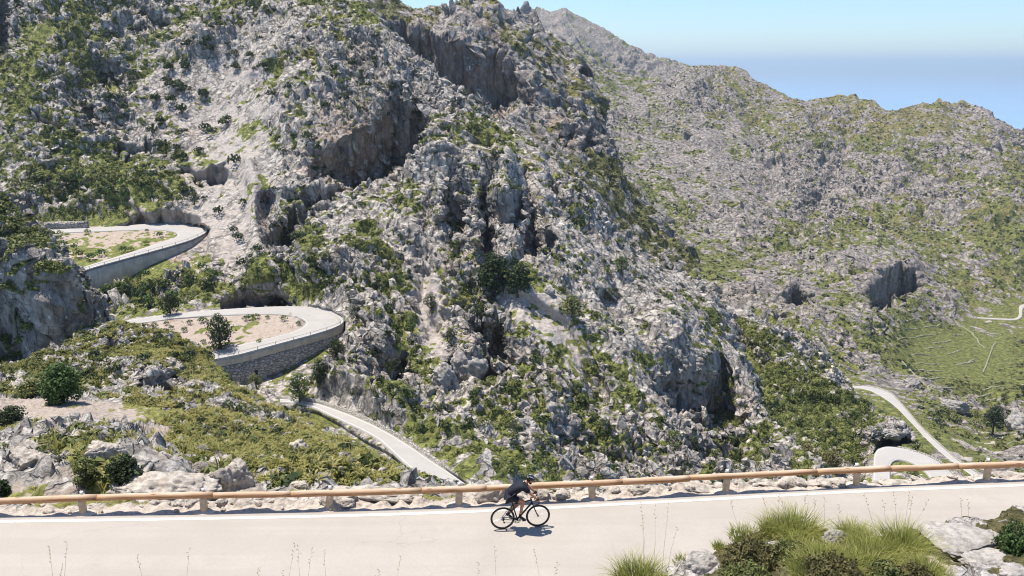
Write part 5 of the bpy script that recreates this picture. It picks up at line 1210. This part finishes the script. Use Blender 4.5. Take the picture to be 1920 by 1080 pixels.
def low_bush(px, py, wpx, hpx, n, mat, label, seed, depth=1.0):
    p, _ = at(bank, px, py); k = p.y / F; r = np.random.default_rng(seed); w = wpx * .5 * k; h = hpx * k
    root = empty('low_shrub', p); tag(root, label, 'shrub')
    d = r.normal(size=(n, 3)); d /= np.linalg.norm(d, axis=1)[:, None]; d[:, 2] = np.abs(d[:, 2])
    lum = perlin(d * 2.4 + seed) * .35 + perlin(d * 6 + seed) * .2
    pos = d * (r.uniform(.45, 1.0, n) ** .5 * (.85 + lum))[:, None] * np.array([w, w * depth, h])
    Q = leaf_quads(pos, d + r.normal(size=(n, 3)) * .8, np.full(n, .017), r, 1.7)
    T = np.clip(.4 + lum + r.uniform(-.3, .35, n), 0, 1)
    mesh_np('foliage', Q.reshape(-1, 3), np.arange(n * 4).reshape(-1, 4), LEAF[mat], False, dict(tint=np.repeat(T, 4)), parent=root)
    b = MB()
    for i in range(46):
        q = d[i] * np.array([w, w * depth, h]) * .92; b.tube([(q[0] * .15, q[1] * .15, -.03), (q[0] * .55, q[1] * .55, q[2] * .45), tuple(q)], [.008, .006, .003], 4)
    b.build('twigs', MAT['bark'], root)
    return root
low_bush(1415, 1058, 150, 60, 7000, 'brown', 'wide dark green and brown low shrub covering the left of the bank', 61)
low_bush(1560, 1085, 160, 50, 5200, 'brown', 'low mixed shrub at the bottom of the bank right of the widest shrub', 62)
low_bush(1660, 1085, 110, 44, 3200, 'scrub', 'small green shrub at the bottom under the fountain shaped tuft', 63)
low_bush(1400, 1095, 130, 50, 4200, 'scrub', 'dark green shrub at the bottom edge under the widest shrub', 65)
low_bush(1480, 1050, 110, 44, 4200, 'scrub', 'green shrub directly below the tallest bright tuft', 66)
low_bush(1720, 1090, 100, 40, 3400, 'brown', 'brownish shrub at the bottom edge right of the fountain shaped tuft', 67)
low_bush(1905, 1030, 92, 66, 3600, 'bright', 'dense dark green bush cut by the right edge beside the flat outcrop', 64)
RKB = rock_mesh(91, MAT['rock_near'], 5, .26, (1, .8, .6))
def bank_rock(px, py, wpx, sc, label, seed, dz=0.0, rz=0.0):
    p, _ = at(bank, px, py); s = wpx * .5 * p.y / F
    o = link(bpy.data.objects.new('rock', rock_mesh(seed, MAT['rock_bank'], 5, .24, (1, .8, .7)))); o.location = p + Vector((0, 0, dz * s)); o.scale = (s * sc[0], s * sc[1], s * sc[2]); o.rotation_euler = (.2, 0, rz)
    return tag(o, label, 'rock')
MAT['rock_bank'] = rock_mat('bank_rock', (.25, .23, .205), (.43, .395, .36), (.5, .43, .38), .16)
bank_rock(1312, 1062, 84, (1, .8, 1.2), 'grey sloping rock slab left of the wide low shrub', 92, .1)
bank_rock(1568, 1012, 52, (1, .8, 1.1), 'pale stone sitting between the grass tufts on the bank', 93, .25)
bank_rock(1800, 1016, 130, (1.3, 1.0, .34), 'broad flat pale outcrop left of the dark bush at the right edge', 94, .05)
bank_rock(1850, 1052, 100, (1.3, .9, .36), 'lower pale outcrop block beneath the flat outcrop', 95, .05)
bank_rock(1900, 1075, 70, (1.1, .9, .7), 'grey block in the bottom right corner', 96, .1)

# dry flowering stalks standing up in front of the road
def stalk(px, py_top, py_base, lean, D, label, group, seed, ears=5):
    r = random.Random(seed); top = Vector(W(px + lean, py_top, D)); base = Vector(W(px, py_base, D))
    root = link(bpy.data.objects.new('grass_stalk', None)) if False else None
    b = MB(); mid = (top + base) / 2 + Vector((r.uniform(-.04, .04), r.uniform(-.03, .03), .02))
    b.tube([base - base, mid - base, top - base], [.0032, .0026, .0016], 4)
    for k in range(ears):
        t = 1 - .28 * k / max(1, ears); q = (mid + (top - mid) * (2 * t - 1) if t > .5 else mid) - base; dv = Vector((r.uniform(-1, 1), r.uniform(-.5, .5), r.uniform(.2, 1))).normalized()
        b.tube([q, q + dv * .03, q + dv * .055], [.002, .006, .001], 4)
    o = b.build('grass_stalk', MAT['straw']); o.location = base
    return tag(o, label, 'grass stalk', group)
st = random.Random(8)
for k in range(17):
    x = st.choice([st.uniform(20, 420), st.uniform(480, 720), st.uniform(500, 660), st.uniform(700, 1100)]); top = st.uniform(1008, 1074)
    stalk(x, top, 1150, st.uniform(-24, 24), st.uniform(10.6, 11.4), 'thin dry grass stalk rising from the bottom edge in front of the pale road', 'dry stalks along the bottom edge', 1000 + k)
for k, (x, yt, ln) in enumerate([(1205, 945, -2), (1212, 968, -8), (1224, 950, 4), (1240, 946, 14), (1250, 990, 20)]): stalk(x, yt, 1085, ln, 12.0, 'tall thin stalk growing out of the separate grass tuft at the bottom', 'stalks of the separate tuft', 1100 + k)
for k, (x, yt, ln) in enumerate([(1440, 935, -8), (1460, 928, 2), (1500, 930, 12), (1520, 938, 8), (1480, 940, -14)]): stalk(x, yt, 1000, ln, 12.6, 'thin stalk above the tallest bright tuft', 'stalks of the tallest tuft', 1200 + k)
for k, (x, yt, ln) in enumerate([(1650, 925, -30), (1680, 925, -4), (1690, 935, 20), (1700, 940, 40), (1695, 925, 10), (1670, 940, -14)]): stalk(x, yt, 1025, ln, 12.1, 'long thin stalk fanning out of the fountain shaped tuft', 'stalks of the fountain tuft', 1300 + k)
for k, (x, yt, ln) in enumerate([(1395, 940, -26), (1800, 935, 2), (1812, 938, 3), (1395, 985, 0), (1540, 935, 6), (1570, 948, 4)]): stalk(x, yt, 1010, ln, 12.5, 'lone thin stalk over the rocks of the bank', 'lone stalks of the bank', 1400 + k)
# ------------------------------------------------------------------ bicycle and rider
RC = Vector(on_plane(942.5, 991.5, ROAD_Z + .02, 0, 0)); FC = Vector(on_plane(1008.5, 986.5, ROAD_Z + .02, 0, 0))
HEAD = (FC - RC); BS = 1.0 * HEAD.length / 1.0; YAW = math.atan2(HEAD.y, HEAD.x)
MAT['carbon'] = plain_mat('black_carbon', (.012, .012, .014), .35, 0, .5)
MAT['tyre'] = plain_mat('black_rubber', (.016, .015, .015), .85, 0, .2)
MAT['metal'] = plain_mat('bare_metal', (.45, .45, .46), .3, .95)
MAT['saddle'] = plain_mat('black_saddle', (.02, .02, .02), .6)
bike = empty('bicycle', RC, YAW); bike.scale = (BS, BS, BS)
tag(bike, 'black road racing bicycle ridden along the near road', 'bicycle')
def circ(r, n=40, y=0.0): return [(r * math.cos(2 * math.pi * k / n), y, r * math.sin(2 * math.pi * k / n)) for k in range(n)]
def wheel(x):
    w = MB().tube(circ(.306), .023, 8, closed=True).build('wheel', MAT['carbon'], bike); w.location = (x, 0, .335)
    MB().tube(circ(.330), .0135, 8, closed=True).build('tyre', MAT['tyre'], w)
    MB().tube([(0, -.05, 0), (0, -.03, 0), (0, .03, 0), (0, .05, 0)], [.012, .022, .022, .012], 10).build('hub', MAT['carbon'], w)
    s = MB()
    for k in range(20):
        a = 2 * math.pi * k / 20; b = a + (.5 if k % 2 else -.5) * .55; sd = .024 if k % 2 else -.024
        s.tube([(.018 * math.cos(b), sd, .018 * math.sin(b)), (.30 * math.cos(a), 0, .30 * math.sin(a))], .0014, 3, False)
    s.build('spokes', MAT['metal'], w)
    return w
wr = wheel(0.0); wf = wheel(1.0)
BB = Vector((.41, 0, .27)); ST = Vector((.275, 0, .78)); HT = Vector((.795, 0, .875)); HB = Vector((.838, 0, .735))
b = MB()
b.tube([BB, BB * .3 + ST * .7, ST], [.021, .018, .017], 10).tube([ST + Vector((.008, 0, -.03)), HT + Vector((.01, 0, -.035))], [.018, .021], 10).tube([BB, HB + Vector((-.005, 0, .03))], [.027, .026], 10).tube([HT + Vector((-.004, 0, .012)), HB], [.022, .026], 12)
for s in (-1, 1):
    b.tube([BB + Vector((-.02, s * .025, 0)), (.2, s * .055, .30), (0, s * .062, .335)], [.014, .011, .009], 8)
    b.tube([ST + Vector((.01, s * .012, -.06)), (.12, s * .05, .52), (0, s * .062, .335)], [.010, .009, .008], 8)
b.tube([BB + Vector((0, -.045, 0)), BB + Vector((0, .045, 0))], .024, 12)
b.build('frame', MAT['carbon'], bike)
b = MB().tube([HB + Vector((0, 0, .01)), HB + Vector((.008, 0, -.02))], [.026, .03], 10)
for s in (-1, 1): b.tube([HB + Vector((.01, s * .03, -.02)), (.90, s * .052, .56), (.965, s * .055, .40), (1.0, s * .055, .335)], [.018, .014, .011, .010], 8)
b.tube([(.845, -.035, .715), (.85, 0, .72), (.845, .035, .715)], .02, 8); b.build('fork', MAT['carbon'], bike)
MB().tube([ST + Vector((.002, 0, -.01)), (.235, 0, .93)], .0145, 10).build('seat_post', MAT['carbon'], bike)
sb = MB(); sb.ball((.215, 0, .955), 1, 3, (.135, .052, .025))
for v in sb.bm.verts:
    if v.co.x > .22: v.co.y *= 1 - .65 * min(1, (v.co.x - .22) / .12)
sb.build('saddle', MAT['saddle'], bike)
hb = MB().tube([HT + Vector((-.004, 0, .02)), HT + Vector((.0, 0, .04)), (.885, 0, .925)], [.02, .019, .017], 10)
hb.tube([(.885, y, .925) for y in (-.2, -.1, 0, .1, .2)], .0135, 10)
for s in (-1, 1): hb.tube([(.885, s * .195, .925), (.93, s * .205, .925), (.975, s * .205, .905), (.985, s * .205, .86), (.965, s * .205, .81), (.915, s * .205, .795), (.86, s * .205, .795)], .0145, 8)
hbo = hb.build('handlebar', MAT['carbon'], bike)
for s in (-1, 1):
    h = MB().tube([(.955, s * .205, .915), (.985, s * .205, .93), (1.01, s * .205, .965)], [.017, .019, .012], 8).tube([(1.0, s * .205, .93), (1.015, s * .21, .88), (.995, s * .212, .82)], [.006, .007, .005], 6)
    h.build('brake_lever', MAT['saddle'], hbo)
cr = MB().tube(circ(.088, 32, -.05), .006, 6, closed=True).tube(circ(.062, 28, -.05), .006, 6, closed=True)
for k in range(5): a = k * 1.2566; cr.tube([(0, -.05, 0), (.088 * math.cos(a), -.05, .088 * math.sin(a))], .007, 5)
PA = .10
cr.tube([(0, -.055, 0), (.17 * math.cos(PA), -.075, .17 * math.sin(PA))], [.015, .010], 8).tube([(0, .055, 0), (-.17 * math.cos(PA), .075, -.17 * math.sin(PA))], [.015, .010], 8)
cro = cr.build('crankset', MAT['carbon'], bike); cro.location = BB
for s, sg in ((-1, 1), (1, -1)):
    pd = MB().box(sg * .17 * math.cos(PA), s * .115, sg * .17 * math.sin(PA), .085, .07, .016, bevel=.004); pd.build('pedal', MAT['carbon'], cro)
MB().tube([(0, -.045, .335 + .035), (.41, -.05, .27 + .088), (.498, -.05, .27), (.41, -.05, .27 - .088), (.03, -.045, .335 - .10), (.035, -.045, .335 - .05), (0, -.045, .335 - .035)], .005, 5, closed=True).build('chain', MAT['metal'], bike)
cs = MB()
for k, r in enumerate((.056, .048, .04, .032)): cs.tube([(0, -.028 - .006 * k, .335), (0, -.031 - .006 * k, .335)], r, 20)
cs.build('cassette', MAT['metal'], bike)
MB().tube([(.0, -.06, .31), (.03, -.06, .27), (.035, -.05, .22)], [.016, .014, .010], 8).tube([(.036, -.062, .225), (.036, -.044, .225)], .024, 12).build('rear_derailleur', MAT['carbon'], bike)

def skinned(name, verts, edges, radii, mat, parent=None, sub=2, root=0):
    me = bpy.data.meshes.new(name); me.from_pydata([Vector(v) for v in verts], edges, [])
    o = bpy.data.objects.new(name, me); COL.objects.link(o)
    o.modifiers.new('skin', 'SKIN'); sd = o.modifiers.new('sub', 'SUBSURF'); sd.levels = sub; sd.render_levels = sub
    for k, r in enumerate(radii): me.skin_vertices[0].data[k].radius = (r, r) if not hasattr(r, '__len__') else r
    me.skin_vertices[0].data[root].use_root = True
    dg = bpy.context.evaluated_depsgraph_get(); ev = o.evaluated_get(dg)
    nm = bpy.data.meshes.new_from_object(ev); o.modifiers.clear(); o.data = nm; bpy.data.meshes.remove(me)
    nm.name = name; nm.materials.clear(); nm.materials.append(mat)
    for p_ in nm.polygons: p_.use_smooth = True
    if parent is not None: o.parent = parent
    return o
MAT['skin'] = plain_mat('tanned_skin', (.43, .215, .125), .55, 0, .35, .08, 14)
MAT['jersey'] = plain_mat('navy_black_jersey', (.011, .013, .022), .75, 0, .25, .25, 9)
MAT['shorts'] = plain_mat('black_shorts', (.012, .015, .025), .7, 0, .25, .2, 9)
MAT['shoe'] = plain_mat('black_shoe', (.015, .014, .016), .4)
MAT['helmet'] = plain_mat('black_helmet', (.014, .014, .017), .28, 0, .6)
MAT['hair'] = plain_mat('dark_hair', (.02, .014, .010), .8)
MAT['accent'] = plain_mat('pale_print', (.55, .58, .62), .6)
rider = empty('person', RC, YAW); rider.scale = (BS, BS, BS)
tag(rider, 'person in black cycling jersey, shorts and helmet riding bent over a racing bicycle', 'person')
J = {'pelvis': (.175, 0, 1.03), 'lum': (.29, 0, 1.18), 'chest': (.47, 0, 1.325), 'neck0': (.62, 0, 1.40), 'neck1': (.695, 0, 1.425), 'head': (.745, 0, 1.455)}
KN = {-1: (.585, -.105, .875), 1: (.47, .105, .69)}; AN = {-1: (.475, -.115, .42), 1: (.155, .115, .385)}; BA = {-1: (.585, -.118, .318), 1: (.245, .118, .285)}
HL = {-1: (.43, -.113, .40), 1: (.11, .113, .37)}
vs = [J['pelvis'], J['lum'], J['chest'], J['neck0'], J['neck1'], J['head']]; es = [(0, 1), (1, 2), (2, 3), (3, 4), (4, 5)]; rs = [(.135, .115), (.125, .11), (.145, .115), (.085, .08), (.056, .056), (.06, .06)]
for s in (-1, 1):
    k = len(vs)
    hip = (.21, s * .085, .985); kn = KN[s]; an = AN[s]; ba = BA[s]
    md = tuple(.5 * (a + c) + d for a, c, d in zip(hip, kn, (0, 0, .01))); cf = tuple(.68 * a + .32 * c + d for a, c, d in zip(kn, an, (-.02, 0, 0)))
    vs += [hip, md, kn, cf, an, ba]; es += [(0, k), (k, k + 1), (k + 1, k + 2), (k + 2, k + 3), (k + 3, k + 4), (k + 4, k + 5)]; rs += [.098, .080, .056, .054, .034, .03]
    k = len(vs)
    sh = (.575, s * .165, 1.345); el = (.775, s * .215, 1.135); fo = (.845, s * .213, 1.065); wr_ = (.925, s * .205, .985); hd = (.965, s * .205, .955)
    vs += [sh, tuple(.5 * (a + c) for a, c in zip(sh, el)), el, fo, wr_, hd]; es += [(2, k), (k, k + 1), (k + 1, k + 2), (k + 2, k + 3), (k + 3, k + 4), (k + 4, k + 5)]; rs += [.062, .050, .040, .040, .028, (.036, .022)]
body = skinned('body', vs, es, rs, MAT['skin'], rider)
# head, face and fingers joined to the one body surface
hm = MB(); hc = Vector((.775, 0, 1.475)); hm.ball((0, 0, 0), 1, 4, (.098, .076, .115))
R = Euler((0, math.radians(28), 0)).to_matrix()
for v in hm.bm.verts:
    c = v.co
    if c.z < -.02: c.x += .012 * min(1, (-c.z - .02) / .06); c.y *= 1 - .25 * min(1, (-c.z) / .11)
    c.x += .028 * math.exp(-(c.y / .014) ** 2 - ((c.z + .018) / .020) ** 2) * (c.x > .04)          # nose
    c.x += .008 * math.exp(-(c.y / .024) ** 2 - ((c.z + .058) / .008) ** 2) * (c.x > .03)          # lips
    c.x -= .010 * (math.exp(-((c.y - .03) / .014) ** 2 - ((c.z - .008) / .010) ** 2) + math.exp(-((c.y + .03) / .014) ** 2 - ((c.z - .008) / .010) ** 2)) * (c.x > .04)
    c.x += .010 * math.exp(-(c.y / .03) ** 2 - ((c.z + .095) / .02) ** 2) * (c.x > .02)          # chin
for s in (-1, 1):
    hm.ball((-.008, s * .077, -.012), .026, 2, (.6, .35, 1.1))
for v in hm.bm.verts: v.co = R @ v.co + hc
for s in (-1, 1):
    for f in range(4):
        y = s * (.205 + .0); x0 = .955 + f * .0165; z0 = .948 - f * .004
        hm.tube([(x0, y + s * .014, z0 + .018), (x0 + .006, y + s * .032, z0 + .004), (x0 + .006, y + s * .030, z0 - .024 - .003 * (f % 2)), (x0 - .001, y + s * .010, z0 - .034)], [.0095, .009, .0085, .007], 6)
    hm.tube([(.945, s * .19, .965), (.962, s * .176, .955), (.985, s * .178, .935), (.992, s * .19, .918)], [.011, .011, .010, .008], 6)
hme = hm.mesh('head', MAT['skin'])
bmx = bmesh.new(); bmx.from_mesh(body.data); bmx.from_mesh(hme); bmx.to_mesh(body.data); bmx.free()
for p_ in body.data.polygons: p_.use_smooth = True
# clothes
jv = [(.165, 0, 1.075), J['lum'], J['chest'], (.605, 0, 1.395), (.645, 0, 1.412)]; je = [(0, 1), (1, 2), (2, 3), (3, 4)]; jr = [(.17, .15), (.165, .152), (.188, .158), (.124, .116), (.08, .076)]
for s in (-1, 1):
    k = len(jv); jv += [(.57, s * .165, 1.352), (.665, s * .19, 1.25), (.725, s * .205, 1.19)]; je += [(2, k), (k, k + 1), (k + 1, k + 2)]; jr += [.098, .080, .066]
jer = skinned('jersey', jv, je, jr, MAT['jersey'], rider)
sv = [(.155, 0, 1.045)]; se = []; sr = [(.165, .148)]
for s in (-1, 1):
    k = len(sv); hip = (.205, s * .088, .99); kn = KN[s]
    sv += [hip] + [tuple(a + (c - a) * t + d for a, c, d in zip(hip, kn, (0, 0, .01))) for t in (.35, .72)]; se += [(0, k), (k, k + 1), (k + 1, k + 2)]; sr += [.125, .105, .08]
sho = skinned('shorts', sv, se, sr, MAT['shorts'], rider)
for s in (-1, 1):
    an, ba, hl, kn = Vector(AN[s]), Vector(BA[s]), Vector(HL[s]), Vector(KN[s])
    fd = (ba - hl).normalized()
    skinned('shoe', [hl + Vector((0, 0, .01)), hl.lerp(ba, .45) + Vector((0, 0, .028)), ba + Vector((0, 0, .012)), ba + fd * .075 + Vector((0, 0, .004))], [(0, 1), (1, 2), (2, 3)], [(.036, .04), (.040, .042), (.042, .032), (.026, .02)], MAT['shoe'], rider)
    up = (kn - an).normalized(); MB().tube([an - up * .035, an + up * .02, an + up * .085], [.044, .040, .043], 14).build('sock', MAT['shorts'], rider)
    MB().tube([(.925, s * .205, .985), (.95, s * .205, .965), (.975, s * .205, .952)], [.034, .040, .036], 12).build('glove', MAT['shorts'], rider)
hl_ = MB(); hl_.ball((0, 0, 0), 1, 4, (.142, .100, .105))
for v in list(hl_.bm.verts):
    if v.co.z < -.01: v.co.z = -.01 - (v.co.z + .01) * -.15; 
for v in hl_.bm.verts:
    if v.co.x < -.02: v.co.x *= 1.12; v.co.z *= .93
    v.co -= v.co.normalized() * .012 * (max(0, math.cos(v.co.y * 2 * math.pi / .052)) ** 3) * (v.co.z > .025)      # long vents
    v.co = R @ (v.co + Vector((-.012, 0, .030))) + hc
hel = hl_.build('helmet', MAT['helmet'], rider)
for s in (-1, 1):
    a = MB().tube([R @ Vector(p) + hc for p in ((-.09, s * .07, .10), (-.02, s * .085, .112), (.05, s * .07, .10))], [.006, .010, .006], 6); a.build('stripe', MAT['accent'], hel)
    MB().tube([R @ Vector(p) + hc for p in ((-.03, s * .084, .03), (-.01, s * .078, -.05), (.035, s * .03, -.108))], .005, 5).build('strap', MAT['helmet'], hel)
g_ = MB().tube([R @ Vector(p) + hc for p in ((-.01, -.08, .012), (.065, -.062, .012), (.094, -.03, .008), (.102, 0, .010), (.094, .03, .008), (.065, .062, .012), (-.01, .08, .012))], [.006, .012, .018, .012, .018, .012, .006], 8); g_.build('sunglasses', MAT['helmet'], rider)
hr = MB(); hr.ball((0, 0, 0), 1, 3, (.085, .081, .075))
for v in hr.bm.verts: v.co = R @ (v.co + Vector((-.028, 0, .0))) + hc
hr.build('hair', MAT['hair'], rider)
bd = MB(); bd.ball((0, 0, 0), 1, 3, (.045, .058, .05))
for v in bd.bm.verts: v.co = R @ (v.co + Vector((.045, 0, -.078))) + hc
bd.build('beard', MAT['hair'], rider)
pr = MB().box(.585, -.07, 1.483, .035, .035, .006, Euler((0, math.radians(-25), 0)), .002); pr.build('print', MAT['accent'], jer)
MB().tube([(.25, -.155, 1.10), (.33, -.158, 1.17), (.40, -.158, 1.205)], [.003, .007, .003], 6).build('print', MAT['accent'], jer)
# ------------------------------------------------------------------ light, sky, camera
to_sun = Vector((-.35, .18, 1.1)).normalized()
elev = math.asin(to_sun.z); azim = math.atan2(to_sun.x, to_sun.y)
sun = bpy.data.lights.new('sun', 'SUN'); sun.energy = 4.6; sun.angle = math.radians(.5); sun.color = (1, .94, .855)
so = link(bpy.data.objects.new('sun', sun)); so.rotation_euler = (-to_sun).to_track_quat('-Z', 'Y').to_euler()
wd = bpy.data.worlds.new('World'); scene.world = wd; wd.use_nodes = True
nt = wd.node_tree; bg = nt.nodes['Background']
sk = nt.nodes.new('ShaderNodeTexSky'); sk.sky_type = 'NISHITA'; sk.sun_disc = False
sk.sun_elevation = elev; sk.sun_rotation = azim; sk.altitude = 600; sk.air_density = 1.0; sk.dust_density = .6; sk.ozone_density = 2.5
tm = nt.nodes.new('ShaderNodeMix'); tm.data_type = 'RGBA'; tm.blend_type = 'MULTIPLY'; tm.inputs[0].default_value = 1; tm.inputs[7].default_value = (.76, .885, 1.02, 1)
nt.links.new(sk.outputs[0], tm.inputs[6]); nt.links.new(tm.outputs[2], bg.inputs[0]); bg.inputs[1].default_value = .105
cam = bpy.data.cameras.new('camera'); cam.sensor_width = 36; cam.lens = F / 1920 * 36; cam.clip_start = .2; cam.clip_end = 250000
co = link(bpy.data.objects.new('camera', cam)); co.rotation_euler = (math.pi / 2 - PITCH, 0, 0); scene.camera = co
scene.view_settings.view_transform = 'Standard'; scene.view_settings.look = 'None'; scene.view_settings.gamma = 1
scene.view_settings.exposure = .76
scene.cycles.use_denoising = True
scene.cycles.max_bounces = 6; scene.cycles.diffuse_bounces = 3; scene.cycles.volume_bounces = 0; scene.cycles.transparent_max_bounces = 6
scene.cycles.filter_width = 1.1
